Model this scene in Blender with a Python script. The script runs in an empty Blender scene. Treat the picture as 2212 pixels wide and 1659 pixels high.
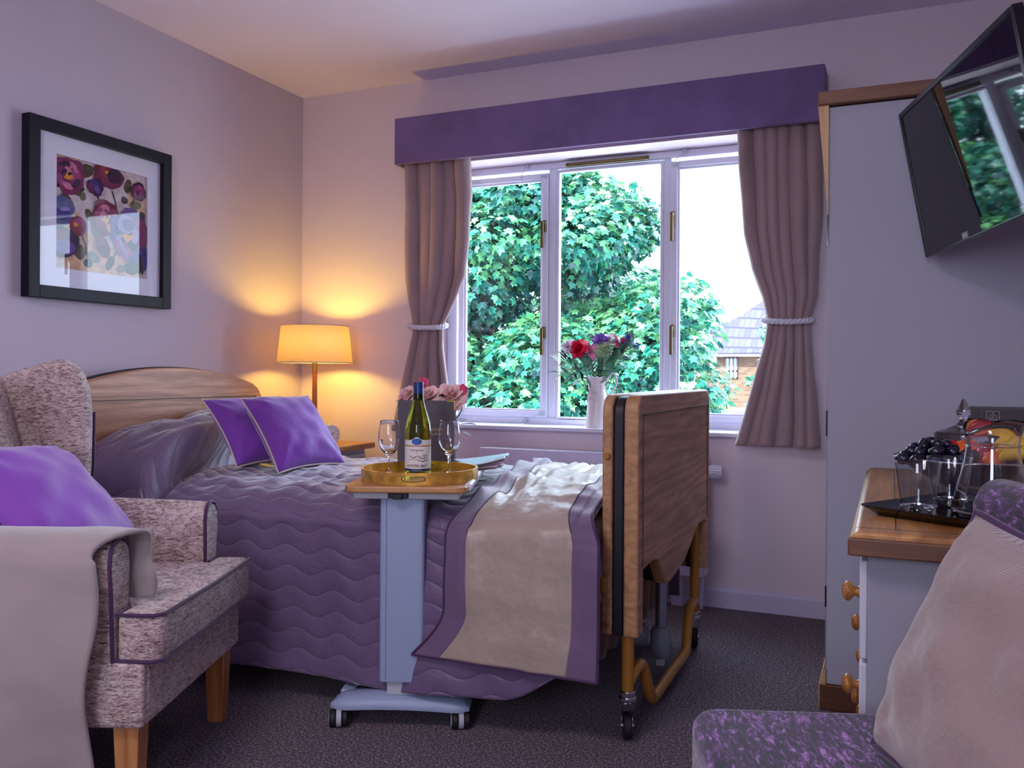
import bpy, bmesh, math, random
from mathutils import Vector, Matrix, noise
R=math.radians; PI=math.pi
sc=bpy.context.scene; C=sc.collection
random.seed(7)
def nz(x,y=0,z=0,s=1.0): return noise.noise(Vector((x*s,y*s,z*s)))
def sm(a,b,x):
    t=min(1,max(0,(x-a)/(b-a))); return t*t*(3-2*t)
def lin(c): # sRGB 0-255 -> linear
    return tuple((v/255/12.92 if v/255<=.04045 else ((v/255+.055)/1.055)**2.4) for v in c)+(1,)
# ------------------------------------------------------------------ materials
class NT:
    def __init__(s,name):
        s.m=bpy.data.materials.new(name); s.m.use_nodes=True; s.t=s.m.node_tree; s.n=s.t.nodes; s.l=s.t.links
        s.b=s.n['Principled BSDF']; s.out=s.n['Material Output']
    def node(s,k,**a):
        n=s.n.new(k)
        for q,v in a.items():
            if q in n.inputs.keys() if isinstance(q,str) and q[0].isupper() else False: n.inputs[q].default_value=v
            else: setattr(n,q,v)
        return n
    def link(s,a,b): s.l.new(a,b)
    def coord(s,which='Object',scale=(1,1,1),rot=(0,0,0)):
        tc=s.n.new('ShaderNodeTexCoord'); mp=s.n.new('ShaderNodeMapping'); mp.inputs['Scale'].default_value=scale; mp.inputs['Rotation'].default_value=rot
        s.link(tc.outputs[which],mp.inputs['Vector']); return mp.outputs[0]
    def noise(s,vec,scale,detail=4,rough=.55,dist=0):
        n=s.n.new('ShaderNodeTexNoise'); n.inputs['Scale'].default_value=scale; n.inputs['Detail'].default_value=detail; n.inputs['Roughness'].default_value=rough; n.inputs['Distortion'].default_value=dist
        s.link(vec,n.inputs['Vector']); return n.outputs['Fac']
    def ramp(s,fac,stops):
        r=s.n.new('ShaderNodeValToRGB'); e=r.color_ramp.elements
        e[0].position,e[0].color=stops[0]; e[1].position,e[1].color=stops[-1]
        for p,c in stops[1:-1]:
            k=e.new(p); k.color=c
        s.link(fac,r.inputs[0]); return r.outputs[0]
    def math(s,op,a,b=None):
        n=s.n.new('ShaderNodeMath'); n.operation=op
        for i,v in enumerate((a,b)):
            if v is None: continue
            if isinstance(v,(int,float)): n.inputs[i].default_value=v
            else: s.link(v,n.inputs[i])
        return n.outputs[0]
    def bump(s,h,strength=.3,dist=.002,prev=None):
        b=s.n.new('ShaderNodeBump'); b.inputs['Strength'].default_value=strength; b.inputs['Distance'].default_value=dist
        s.link(h,b.inputs['Height'])
        if prev: s.link(prev,b.inputs['Normal'])
        return b.outputs[0]
    def setb(s,**a):
        for k,v in a.items(): s.b.inputs[k.replace('_',' ')].default_value=v
M={}
def plain(name,c,rough=.6,metal=0,spec=.5,bump=None,var=0,**kw):
    t=NT(name); t.setb(Base_Color=lin(c),Roughness=rough,Metallic=metal)
    t.b.inputs['Specular IOR Level'].default_value=spec
    v=t.coord()
    if var:
        f=t.noise(v,kw.get('vs',8),4); a=[x*(1-var) for x in lin(c)[:3]]+[1]; b=[min(1,x*(1+var)) for x in lin(c)[:3]]+[1]
        t.link(t.ramp(f,[(.3,a),(.7,b)]),t.b.inputs['Base Color'])
    if bump: t.link(t.bump(t.noise(v,bump[0],3),bump[1],bump[2]),t.b.inputs['Normal'])
    for k in ('Sheen Weight','Coat Weight','Subsurface Weight'):
        if k in kw: t.b.inputs[k].default_value=kw[k]
    M[name]=t.m; return t.m
def wood(name,c1,c2,axis='x',rough=.45,freq=9,knots=True,spec=.5):
    t=NT(name); i='xyz'.index(axis)
    sc_=[freq]*3; sc_[i]=freq*.11
    v=t.coord('Object',tuple(sc_))
    f=t.noise(v,1.4,8,.62,1.6)
    w=t.n.new('ShaderNodeTexWave'); w.wave_type='BANDS'; w.bands_direction={'x':'Y','y':'Z','z':'X'}[axis]; w.inputs['Scale'].default_value=.8; w.inputs['Distortion'].default_value=14; w.inputs['Detail'].default_value=4; w.inputs['Detail Scale'].default_value=1.2
    t.link(v,w.inputs['Vector'])
    mix=t.math('ADD',t.math('MULTIPLY',f,.86),t.math('MULTIPLY',w.outputs['Fac'],.14))
    s2=[freq*14]*3; s2[i]=freq*.7
    fine=t.noise(t.coord('Object',tuple(s2)),1.5,3,.6)
    mix=t.math('ADD',t.math('MULTIPLY',mix,.8),t.math('MULTIPLY',fine,.2))
    c1,c2=lin(c1),lin(c2); mid=tuple((a+b)/2 for a,b in zip(c1,c2)); dk=tuple(a*.72 for a in c1[:3])+(1,)
    t.link(t.ramp(mix,[(.3,dk),(.42,c1),(.55,mid),(.68,c2)]),t.b.inputs['Base Color'])
    t.setb(Roughness=rough); t.b.inputs['Specular IOR Level'].default_value=spec
    t.link(t.bump(fine,.25,.0006),t.b.inputs['Normal'])
    M[name]=t.m; return t.m
def cloth(name,c,rough=.85,weave=900,ws=.25,sheen=.25,var=.12,big=None):
    t=NT(name); v=t.coord()
    f=t.noise(v,6,4); a=[x*(1-var) for x in lin(c)[:3]]+[1]; b=[min(1,x*(1+var)) for x in lin(c)[:3]]+[1]
    t.link(t.ramp(f,[(.35,a),(.65,b)]),t.b.inputs['Base Color']); t.setb(Roughness=rough)
    t.b.inputs['Sheen Weight'].default_value=sheen; t.b.inputs['Specular IOR Level'].default_value=.2
    n=t.bump(t.noise(v,weave,2),ws,.0006)
    if big: n=t.bump(t.noise(v,big[0],3),big[1],big[2],n)
    t.link(n,t.b.inputs['Normal']); M[name]=t.m; return t.m
def quilt(name,c,c2=None):
    t=NT(name); uv=t.n.new('ShaderNodeTexCoord'); sp=t.n.new('ShaderNodeSeparateXYZ'); t.link(uv.outputs['UV'],sp.inputs[0])
    u,v=sp.outputs[0],sp.outputs[1]
    ph=t.math('MULTIPLY',t.math('ADD',u,t.math('MULTIPLY',v,.18)),2*PI/.155)
    d=t.math('ADD',v,t.math('MULTIPLY',t.math('SINE',ph),.0125))
    s=t.math('ABSOLUTE',t.math('SINE',t.math('MULTIPLY',d,PI/.062)))
    h=t.math('POWER',s,.42)
    crumple=t.noise(t.coord('Object'),14,4,.6,.6)
    f=t.noise(t.coord('Object'),5,3)
    a=[x*.93 for x in lin(c)[:3]]+[1]; b=[min(1,x*1.07) for x in lin(c)[:3]]+[1]
    t.link(t.ramp(f,[(.35,a),(.65,b)]),t.b.inputs['Base Color']); t.setb(Roughness=.46)
    t.b.inputs['Sheen Weight'].default_value=.8; t.b.inputs['Sheen Roughness'].default_value=.35; t.b.inputs['Specular IOR Level'].default_value=.6
    n=t.bump(h,.62,.007); n=t.bump(crumple,.5,.012,n); n=t.bump(t.noise(t.coord('Object'),1200,2),.15,.0005,n)
    t.link(n,t.b.inputs['Normal']); M[name]=t.m; return t.m
def chenille(name,stops,scale=(60,60,160),sheen=.3,dist=1.2,bumps=.5):
    t=NT(name); f=t.noise(t.coord('Object',scale),1.6,6,.72,dist); f2=t.noise(t.coord('Object',(9,9,14)),1.0,3)
    fac=t.math('ADD',t.math('MULTIPLY',f,.85),t.math('MULTIPLY',f2,.15))
    t.link(t.ramp(fac,[(p,lin(c)) for p,c in stops]),t.b.inputs['Base Color']); t.setb(Roughness=.8)
    t.b.inputs['Sheen Weight'].default_value=sheen; t.b.inputs['Specular IOR Level'].default_value=.2
    t.link(t.bump(f,bumps,.0015),t.b.inputs['Normal']); M[name]=t.m; return t.m
def glassm(name,c=(255,255,255),ior=1.45,rough=0.0):
    t=NT(name); t.setb(Base_Color=lin(c),Roughness=rough,IOR=ior); t.b.inputs['Transmission Weight'].default_value=1; M[name]=t.m; return t.m
def panem(name,tint=(245,250,250),refl=1.0):
    t=NT(name); t.n.remove(t.b)
    tr=t.n.new('ShaderNodeBsdfTransparent'); tr.inputs[0].default_value=lin(tint); gl=t.n.new('ShaderNodeBsdfGlossy'); gl.inputs['Roughness'].default_value=.01
    fr=t.n.new('ShaderNodeFresnel'); fr.inputs[0].default_value=1.45; mx=t.n.new('ShaderNodeMixShader')
    gm=t.n.new('ShaderNodeNewGeometry'); t.link(t.math('MULTIPLY',t.math('MULTIPLY',fr.outputs[0],refl),t.math('SUBTRACT',1.0,gm.outputs['Backfacing'])),mx.inputs[0]); t.link(tr.outputs[0],mx.inputs[1]); t.link(gl.outputs[0],mx.inputs[2]); t.link(mx.outputs[0],t.out.inputs[0]); M[name]=t.m; return t.m
# walls etc
WALLBUMP=(220,.12,.0008)
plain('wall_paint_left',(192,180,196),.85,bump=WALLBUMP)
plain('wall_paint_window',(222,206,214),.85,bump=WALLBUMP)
plain('ceiling_paint',(228,220,240),.9,bump=WALLBUMP)
plain('white_gloss',(222,222,236),.35); plain('skirting_paint',(205,198,222),.4)
t=NT('carpet'); v=t.coord(); f=t.noise(v,150,3,.85); f2=t.noise(v,2.2,3)
t.link(t.ramp(f,[(.38,lin((30,25,36))),(.47,lin((66,57,70))),(.55,lin((112,98,112))),(.66,lin((206,180,188)))]),t.b.inputs['Base Color']); t.setb(Roughness=.95)
t.b.inputs['Specular IOR Level'].default_value=.25; t.b.inputs['Sheen Weight'].default_value=.15; t.b.inputs['Sheen Roughness'].default_value=.4; t.link(t.bump(t.noise(v,200,3,.7),1.0,.006),t.b.inputs['Normal']); M['carpet']=t.m
wood('oak_x',(148,108,84),(190,146,118),'x'); wood('oak_y',(158,108,82),(206,154,124),'y',freq=11); wood('oak_z',(120,84,66),(168,126,102),'z')
wood('oak_edge',(160,116,78),(190,146,102),'y',freq=14); wood('oak_worktop',(148,98,52),(200,146,90),'y',.4,freq=10); wood('oak_cornice',(104,66,44),(140,92,62),'x',freq=12)
wood('oak_light',(196,150,104),(226,184,136),'z'); wood('leg_wood',(170,112,66),(206,148,96),'z',.4,freq=7); wood('table_oak',(166,118,70),(206,156,104),'x',.4,freq=12)
wood('pole_wood',(150,84,30),(186,112,50),'z',.4,freq=20); wood('knob_wood',(140,88,36),(196,136,66),'z',.3,freq=26); wood('dark_oak',(70,40,24),(110,68,42),'x',.5)
plain('gold_wood',(214,166,74),.3,.5,var=.35,vs=30)
cloth('pelmet_fabric',(120,98,142)); cloth('curtain_fabric',(160,134,136),.7,sheen=.4,var=.06); plain('rope_white',(214,210,222),.5)
quilt('quilt_fabric',(108,88,122)); cloth('border_fabric',(112,90,122),.5,sheen=.7,big=(18,.35,.008)); cloth('runner_satin',(170,154,142),.38,weave=1400,ws=.1,sheen=.2,var=.04,big=(9,.6,.02))
M['runner_satin'].node_tree.nodes['Principled BSDF'].inputs['Specular IOR Level'].default_value=.5
cloth('cushion_purple',(118,54,162),.55,weave=700,sheen=.5,var=.08,big=(12,.4,.01)); cloth('cushion_violet',(132,72,178),.6,weave=600,sheen=.5,var=.06,big=(9,.35,.01))
plain('piping_cream',(206,190,178),.7); plain('piping_purple',(62,24,72),.7,**{'Sheen Weight':.3})
chenille('chair_chenille',[(.38,(84,58,60)),(.46,(150,126,124)),(.54,(200,182,178)),(.68,(226,214,216))],(36,36,150),bumps=.7)
chenille('purple_chenille',[(.42,(14,4,22)),(.49,(44,18,56)),(.55,(100,52,116)),(.62,(172,122,190))],(80,24,60),.3,.5)
cloth('throw_wool',(158,146,146),.95,weave=500,ws=.5,sheen=.6,var=.05,big=(7,.3,.02)); cloth('valance_brown',(110,76,62),.8)
t=NT('corduroy'); v=t.coord('Object',(1,1,1)); w=t.n.new('ShaderNodeTexWave'); w.bands_direction='Z'; w.inputs['Scale'].default_value=200; w.inputs['Distortion'].default_value=.4; t.link(v,w.inputs['Vector'])
t.link(t.ramp(w.outputs['Fac'],[(.2,lin((126,104,102))),(.7,lin((166,144,140)))]),t.b.inputs['Base Color']); t.setb(Roughness=.85); t.b.inputs['Sheen Weight'].default_value=.4
n_=t.bump(w.outputs['Fac'],.5,.0012); n_=t.bump(t.noise(v,8,3),.5,.015,n_); t.link(n_,t.b.inputs['Normal']); M['corduroy']=t.m
plain('grey_metal',(150,166,196),.45,0,.5); plain('light_grey_plastic',(182,186,196),.5); plain('dark_plastic',(12,12,22),.5); plain('rubber_black',(18,18,24),.6); plain('caster_grey',(178,184,196),.4)
plain('chrome',(200,204,212),.18,1); plain('steel_tube',(158,164,182),.3,.9); plain('bronze_tube',(176,118,48),.35,.25); plain('gold_brass',(170,140,72),.3,.9); plain('brass_dark',(112,94,62),.35,.8)
plain('radiator_white',(212,206,226),.4); plain('wardrobe_paint',(168,168,182),.6,bump=(300,.08,.0005)); plain('chest_paint',(200,200,214),.45)
plain('frame_black',(20,18,34),.5,spec=.25); plain('mat_board',(232,228,240),.9); plain('black_gloss',(10,10,18),.12); plain('tv_plastic',(14,14,26),.25)
t=NT('tv_screen'); t.setb(Base_Color=lin((8,8,20)),Roughness=.03,IOR=1.52); M['tv_screen']=t.m
panem('picture_glass',(250,250,252),1.0); panem('thin_glass',(238,242,246),1.6); panem('window_glass',(236,244,246),1.2)
plain('enamel_white',(224,212,212),.3); plain('clock_face',(226,222,230),.5); plain('ink_black',(22,20,24),.5); plain('ink_grey',(60,56,66),.6)
glassm('clear_glass',(252,252,255)); glassm('bottle_glass',(168,180,40),1.4); glassm('water_glass',(248,250,255),1.5)
plain('foil_blue',(28,58,118),.35,.3); plain('label_white',(230,226,222),.6); plain('label_blue',(40,96,168),.4); plain('label_gold',(196,130,62),.4,.3); plain('label_navy',(24,54,96),.5)
plain('folder_grey',(84,78,88),.55,bump=(500,.2,.0005)); plain('gold_print',(196,170,110),.35,.6)
plain('box_taupe',(76,70,74),.45,bump=(700,.2,.0004))
plain('grape_black',(22,20,42),.22,spec=.6,var=.3,vs=60); plain('grape_green',(112,160,70),.25); plain('orange_peel',(236,106,28),.4,bump=(300,.3,.001)); plain('apple_red',(168,44,52),.25,var=.35,vs=30); plain('strawberry_red',(206,26,24),.3); plain('banana_yellow',(226,184,30),.45,var=.12,vs=20); plain('banana_tip',(58,44,22),.7)
plain('petal_red',(222,22,72),.5,var=.2,vs=60); plain('petal_pink',(226,150,186),.5,var=.2,vs=60); plain('petal_pale',(226,196,222),.55,var=.15,vs=50); plain('petal_lilac',(152,104,206),.5,var=.2,vs=70); plain('petal_green',(196,220,176),.5,var=.2,vs=70); plain('petal_white',(232,230,226),.5)
plain('petal_blue',(84,72,206),.5,var=.25,vs=80); plain('petal_coral',(214,74,104),.45,var=.3,vs=60); plain('petal_blush',(252,206,202),.5,var=.18,vs=50); plain('petal_hot',(228,92,138),.5,var=.25,vs=50)
plain('leaf_green',(28,96,52),.45,var=.3,vs=30); plain('leaf_dark',(16,62,44),.4,var=.3,vs=30); plain('frond_green',(116,158,134),.45,var=.3,vs=40); plain('stem_green',(70,120,70),.6)
plain('bark',(74,62,52),.9,bump=(30,.6,.02)); plain('ribbon_cream',(226,208,206),.6)
plain('fascia',(66,58,72),.6); plain('house_glass',(60,70,92),.1,spec=.8); plain('house_frame',(64,48,52),.6); plain('curtain_net',(196,196,204),.8); plain('pipe_black',(44,44,60),.5); plain('slide_yellow',(240,170,30),.5); plain('ground_tarmac',(176,176,172),.9,var=.1)
plain('carcass_paint',(150,148,160),.6); plain('motor_grey',(118,122,140),.5); plain('dark_bowl',(26,26,40),.25,.6); plain('bulb_glass',(255,220,150),.3); plain('soap_grey',(120,120,130),.6)
t=NT('lamp_shade'); t.n.remove(t.b); df=t.n.new('ShaderNodeBsdfDiffuse'); tl=t.n.new('ShaderNodeBsdfTranslucent'); mx=t.n.new('ShaderNodeMixShader')
df.inputs[0].default_value=lin((226,204,184)); tl.inputs[0].default_value=lin((255,236,190)); mx.inputs[0].default_value=.5
t.link(df.outputs[0],mx.inputs[1]); t.link(tl.outputs[0],mx.inputs[2]); t.link(mx.outputs[0],t.out.inputs[0]); M['lamp_shade']=t.m
# leaves: diffuse + translucent, colour from the object's own per leaf colour
def leafmat(name,stops,rough=.4,trans=.3):
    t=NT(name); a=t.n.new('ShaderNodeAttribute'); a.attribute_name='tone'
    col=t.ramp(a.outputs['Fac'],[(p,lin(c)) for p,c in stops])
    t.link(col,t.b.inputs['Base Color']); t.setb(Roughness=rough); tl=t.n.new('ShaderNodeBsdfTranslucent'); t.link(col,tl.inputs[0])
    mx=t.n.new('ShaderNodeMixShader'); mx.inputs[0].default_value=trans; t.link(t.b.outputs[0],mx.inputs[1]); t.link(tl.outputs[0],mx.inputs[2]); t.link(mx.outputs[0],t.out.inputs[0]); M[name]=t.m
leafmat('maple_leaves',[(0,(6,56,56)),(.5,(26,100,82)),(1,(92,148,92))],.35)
leafmat('far_leaves',[(0,(10,62,56)),(1,(54,108,78))])
# brick
t=NT('house_brick'); bt=t.n.new('ShaderNodeTexBrick'); v=t.coord('Object',(1,1,1),(R(90),0,0)); t.link(v,bt.inputs['Vector'])
bt.inputs['Scale'].default_value=1; bt.inputs['Brick Width'].default_value=.3; bt.inputs['Row Height'].default_value=.12; bt.inputs['Mortar Size'].default_value=.014
bt.inputs['Color1'].default_value=lin((92,72,58)); bt.inputs['Color2'].default_value=lin((74,54,44)); bt.inputs['Mortar'].default_value=lin((78,68,62)); t.link(bt.outputs[0],t.b.inputs['Base Color']); t.setb(Roughness=.9); t.b.inputs['Specular IOR Level'].default_value=.05; M['house_brick']=t.m
t=NT('roof_slate'); bt=t.n.new('ShaderNodeTexBrick'); v=t.coord('Object',(1,1,1),(R(65),0,0)); t.link(v,bt.inputs['Vector'])
bt.inputs['Scale'].default_value=1; bt.inputs['Brick Width'].default_value=.3; bt.inputs['Row Height'].default_value=.13; bt.inputs['Mortar Size'].default_value=.012
bt.inputs['Color1'].default_value=lin((70,67,80)); bt.inputs['Color2'].default_value=lin((60,57,70)); bt.inputs['Mortar'].default_value=lin((50,48,60)); t.link(bt.outputs[0],t.b.inputs['Base Color']); t.setb(Roughness=.9); t.b.inputs['Specular IOR Level'].default_value=.05; M['roof_slate']=t.m
# ------------------------------------------------------------------ mesh building
class MB:
    def __init__(s): s.v=[]; s.f=[]; s.uv={}; s.mi=[]; s.cur=0
    def add(s,vs,fs,uvs=None):
        o=len(s.v); s.v+= [tuple(p) for p in vs]
        for f in fs: s.f.append(tuple(i+o for i in f)); s.mi.append(s.cur)
        if uvs:
            for i,u in enumerate(uvs): s.uv[o+i]=u
        return s
    def box(s,x0,x1,y0,y1,z0,z1,mat=None):
        vs=[Vector((x,y,z)) for x in (x0,x1) for y in (y0,y1) for z in (z0,z1)]
        if mat: vs=[mat@p for p in vs]
        return s.add(vs,[(0,1,3,2),(4,6,7,5),(0,4,5,1),(2,3,7,6),(0,2,6,4),(1,5,7,3)])
    def tube(s,pts,r,n=12,closed=False,twist=0):
        pts=[Vector(p) for p in pts]; rs=r if isinstance(r,(list,tuple)) else [r]*len(pts)
        m=len(pts); rings=[]; up=None
        for i,p in enumerate(pts):
            a=pts[(i-1)%m] if (closed or i>0) else p; b=pts[(i+1)%m] if (closed or i<m-1) else p
            d=(b-a).normalized()
            if up is None: up=Vector((0,0,1)) if abs(d.z)<.9 else Vector((1,0,0))
            sd=d.cross(up).normalized(); up=sd.cross(d).normalized()
            rings.append([p+(sd*math.cos(2*PI*k/n+twist*i)+up*math.sin(2*PI*k/n+twist*i))*rs[i] for k in range(n)])
        vs=[q for g in rings for q in g]; fs=[]
        for i in range(m if closed else m-1):
            j=(i+1)%m
            for k in range(n): fs.append((i*n+k,i*n+(k+1)%n,j*n+(k+1)%n,j*n+k))
        if not closed: fs+= [tuple(range(n))[::-1],tuple(range((m-1)*n,m*n))]
        return s.add(vs,fs)
    def cyl(s,a,b,r0,r1=None,n=20): return s.tube([a,b],[r0,r1 if r1 is not None else r0],n)
    def lathe(s,prof,c=(0,0,0),n=32,mat=None,warp=None,cap=True):
        c=Vector(c); vs=[]; fs=[]; m=len(prof)
        for i,(r,z) in enumerate(prof):
            for k in range(n):
                a=2*PI*k/n; p=Vector((r*math.cos(a),r*math.sin(a),z))
                if warp: p=Vector(warp(p,i))
                if mat: p=mat@p
                vs.append(p+c)
        for i in range(m-1):
            for k in range(n): fs.append((i*n+k,i*n+(k+1)%n,(i+1)*n+(k+1)%n,(i+1)*n+k))
        if cap: fs+= [tuple(range(n))[::-1],tuple(range((m-1)*n,m*n))]
        return s.add(vs,fs)
    def grid(s,fn,nu,nv,uvf=None,cu=False):
        vs=[];uv=[]
        for i in range(nu+1):
            for j in range(nv+1):
                u,v=i/nu,j/nv; vs.append(fn(u,v)); uv.append(uvf(u,v) if uvf else (u,v))
        fs=[(i*(nv+1)+j,(i+1)*(nv+1)+j,(i+1)*(nv+1)+j+1,i*(nv+1)+j+1) for i in range(nu) for j in range(nv)]
        return s.add(vs,fs,uv)
    def prism(s,poly,a,b,plane='xz'):
        """extrude a 2-D outline between a and b along the remaining axis"""
        f={'xz':lambda p,t:(p[0],t,p[1]),'xy':lambda p,t:(p[0],p[1],t),'yz':lambda p,t:(t,p[0],p[1])}[plane]
        n=len(poly); vs=[f(p,a) for p in poly]+[f(p,b) for p in poly]
        return s.add(vs,[tuple(range(n))[::-1],tuple(range(n,2*n))]+[(i,(i+1)%n,n+(i+1)%n,n+i) for i in range(n)])
    def ball(s,c,rx,ry=None,rz=None,n=14,m=9,mat=None):
        ry=ry or rx; rz=rz or rx; prof=[(max(1e-4,math.sin(PI*i/m)),-math.cos(PI*i/m)) for i in range(m+1)]
        S=Matrix.Diagonal((rx,ry,rz,1)); S=(mat.to_4x4()@S) if mat else S
        return s.lathe(prof,c,n,S)
    def build(s,name,mat,parent=None,world=True,smooth=45,bevel=0,seg=2,sub=0,solid=0,mats=None,weld=0):
        me=bpy.data.meshes.new(name)
        vs=s.v
        if parent is not None and world:
            inv=rootm(parent).inverted(); vs=[inv@Vector(p) for p in vs]
        me.from_pydata([tuple(p) for p in vs],[],s.f)
        if s.uv:
            ul=me.uv_layers.new(name='UVMap')
            for l in me.loops: ul.data[l.index].uv=s.uv.get(l.vertex_index,(0,0))
        bm=bmesh.new(); bm.from_mesh(me)
        if weld: bmesh.ops.remove_doubles(bm,verts=bm.verts,dist=weld)
        bmesh.ops.recalc_face_normals(bm,faces=bm.faces)
        bm.to_mesh(me); bm.free()
        for q in (mats or [mat]): me.materials.append(M[q] if isinstance(q,str) else q)
        if mats and len(s.mi)==len(me.polygons):
            for p,i in zip(me.polygons,s.mi): p.material_index=i
        ob=bpy.data.objects.new(name,me); C.objects.link(ob)
        if parent is not None: ob.parent=parent
        if smooth:
            for p in me.polygons: p.use_smooth=True
            if smooth<180: me.set_sharp_from_angle(angle=R(smooth))
        if solid: m=ob.modifiers.new('solid','SOLIDIFY'); m.thickness=solid; m.offset=0
        if bevel: m=ob.modifiers.new('bevel','BEVEL'); m.width=bevel; m.segments=seg; m.limit_method='ANGLE'; m.angle_limit=R(40); m.harden_normals=False
        if sub: m=ob.modifiers.new('sub','SUBSURF'); m.levels=sub; m.render_levels=sub
        return ob
def rootm(o):
    while o.parent is not None: o=o.parent
    return Matrix.LocRotScale(o.location,o.rotation_euler,None)
def thing(name,label,cat,loc=(0,0,0),rotz=0,group=None):
    o=bpy.data.objects.new(name,None); C.objects.link(o); o.empty_display_size=.05
    o.location=loc; o.rotation_euler=(0,0,rotz); o['label']=label; o['category']=cat
    if group: o['group']=group
    return o
def struct(o,label=None):
    o['kind']='structure'
    if label: o['label']=label
    return o
def lab(o,l): o['label']=l; return o
def dup(o,name=None,loc=None,rotz=None,label=None):
    c=o.copy(); C.objects.link(c)
    if loc is not None: c.location=loc
    if rotz is not None: c.rotation_euler=(0,0,rotz)
    if label: c['label']=label
    for k in o.children:
        d=k.copy(); C.objects.link(d); d.parent=c
        for g in k.children:
            e=g.copy(); C.objects.link(e); e.parent=d
    return c
def text(name,body,size,mat,parent,mw,depth=.0004,warp=None,align='CENTER',weight=0):
    """lettering as a mesh; mw places the text plane (x along the line, y up) in the world"""
    cu=bpy.data.curves.new(name,'FONT'); cu.body=body; cu.size=size; cu.extrude=depth; cu.align_x=align; cu.align_y='CENTER'; cu.offset=weight; cu.resolution_u=4
    tmp=bpy.data.objects.new('tmp',cu); C.objects.link(tmp); bpy.context.view_layer.update()
    me=bpy.data.meshes.new_from_object(tmp.evaluated_get(bpy.context.evaluated_depsgraph_get()))
    bpy.data.objects.remove(tmp); me.name=name
    inv=rootm(parent).inverted()
    for v in me.vertices:
        p=v.co.copy(); p=Vector(warp(p)) if warp else p
        v.co=inv@(mw@p)
    me.materials.clear(); me.materials.append(M[mat])
    ob=bpy.data.objects.new(name,me); C.objects.link(ob); ob.parent=parent; return ob
exec_sections=[]
# lighting levels
SKY=(.78,.83,1.0,1); SKYS=8.5; SUN=16.0; LAMP=50; LAMPW=28; FILL=13; EXPO=.95; ROLL=.0063
# ================================================================== ROOM
XL,XR,YW,YB,H=-2.81,.47,3.71,-1.7,2.4
WX0,WX1,WZ0,WZ1=-2.045,-.355,.72,1.985
b=MB(); b.box(XL-.12,XR+.12,YW,YW+.32,0,WZ0); b.box(XL-.12,XR+.12,YW,YW+.32,WZ1,H+.1); b.box(XL-.12,WX0,YW,YW+.32,WZ0,WZ1); b.box(WX1,XR+.12,YW,YW+.32,WZ0,WZ1)
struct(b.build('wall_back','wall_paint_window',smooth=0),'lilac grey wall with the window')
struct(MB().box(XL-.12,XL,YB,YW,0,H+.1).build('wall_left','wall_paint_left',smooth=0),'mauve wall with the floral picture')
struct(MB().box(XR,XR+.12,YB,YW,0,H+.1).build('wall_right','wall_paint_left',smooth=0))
b=MB(); ox0,ox1,oz0,oz1=-.65,.05,1.0,2.0  # opening added behind the camera, sized to let in fill daylight
b.box(XL-.12,XR+.12,YB-.12,YB,0,oz0); b.box(XL-.12,XR+.12,YB-.12,YB,oz1,H+.1); b.box(XL-.12,ox0,YB-.12,YB,oz0,oz1); b.box(ox1,XR+.12,YB-.12,YB,oz0,oz1)
struct(b.build('wall_front','wall_paint_left',smooth=0))
struct(MB().box(XL-.12,XR+.12,YB-.12,YW+.32,-.12,0).build('floor','carpet',smooth=0),'dark brown and purple flecked carpet')
struct(MB().box(XL-.12,XR+.12,YB-.12,YW+.32,H,H+.12).build('ceiling','ceiling_paint',smooth=0))
def skirt(name,a,bb,nrm):
    pr=[(0,0),(.014,0),(.014,.07),(.009,.078),(.004,.082),(0,.082)]
    bm=MB()
    if nrm=='y': bm.add([(x,YW-p[0],p[1]) for x in (a,bb) for p in pr],[tuple(range(6)),tuple(range(6,12))[::-1]]+[(i,(i+1)%6,6+(i+1)%6,6+i) for i in range(6)])
    else: bm.add([(XL+p[0],y,p[1]) for y in (a,bb) for p in pr],[tuple(range(6)),tuple(range(6,12))[::-1]]+[(i,(i+1)%6,6+(i+1)%6,6+i) for i in range(6)])
    return struct(bm.build(name,'skirting_paint',smooth=0))
skirt('baseboard_back',XL,XR,'y'); skirt('baseboard_left',YB,YW,'x')
# ------------------------------------------------------------------ window
win=bpy.data.objects.new('window_1',None); C.objects.link(win); win.location=(-1.2,3.87,.735); win['kind']='structure'
def ring(mb,x0,x1,z0,z1,w,y0,y1,wt=None,wb=None):
    wt=w if wt is None else wt; wb=w if wb is None else wb
    mb.box(x0,x0+w,y0,y1,z0,z1); mb.box(x1-w,x1,y0,y1,z0,z1); mb.box(x0+w,x1-w,y0,y1,z1-wt,z1); mb.box(x0+w,x1-w,y0,y1,z0,z0+wb)
Y0=3.87
b=MB(); ring(b,WX0,WX1,.735,WZ1,.055,Y0,Y0+.07,.035,.035); b.box(-1.5,-1.462,Y0,Y0+.07,.77,1.95); b.box(-.945,-.91,Y0,Y0+.07,.77,1.95)
b.build('window_frame','white_gloss',win,bevel=.006,seg=2)
def casement(x0,x1,name,z0=.768,z1=1.932,bd=.018):
    m=MB(); ring(m,x0,x1,z0,z1,.03,Y0-.012,Y0+.03,.028,.03); f=m.build(name,'white_gloss',win,bevel=.004)
    m=MB(); ring(m,x0+.028,x1-.028,z0+.027,z1-.026,.012,Y0-.004,Y0+.012); m.build('glazing_bead','white_gloss',f,bevel=.003)
    MB().box(x0+.03,x1-.03,Y0+.016,Y0+.02,z0+.03,z1-.03).build('glass_pane','window_glass',f,smooth=0); return f
cl=casement(-1.975,-1.5,'casement'); cr=casement(-.91,-.425,'casement')
m=MB(); ring(m,-1.462,-.945,.757,1.945,.016,Y0+.0,Y0+.03); f=m.build('fixed_sash','white_gloss',win,bevel=.004)
MB().box(-1.448,-.959,Y0+.016,Y0+.02,.77,1.93).build('glass_pane','window_glass',f,smooth=0)
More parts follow.
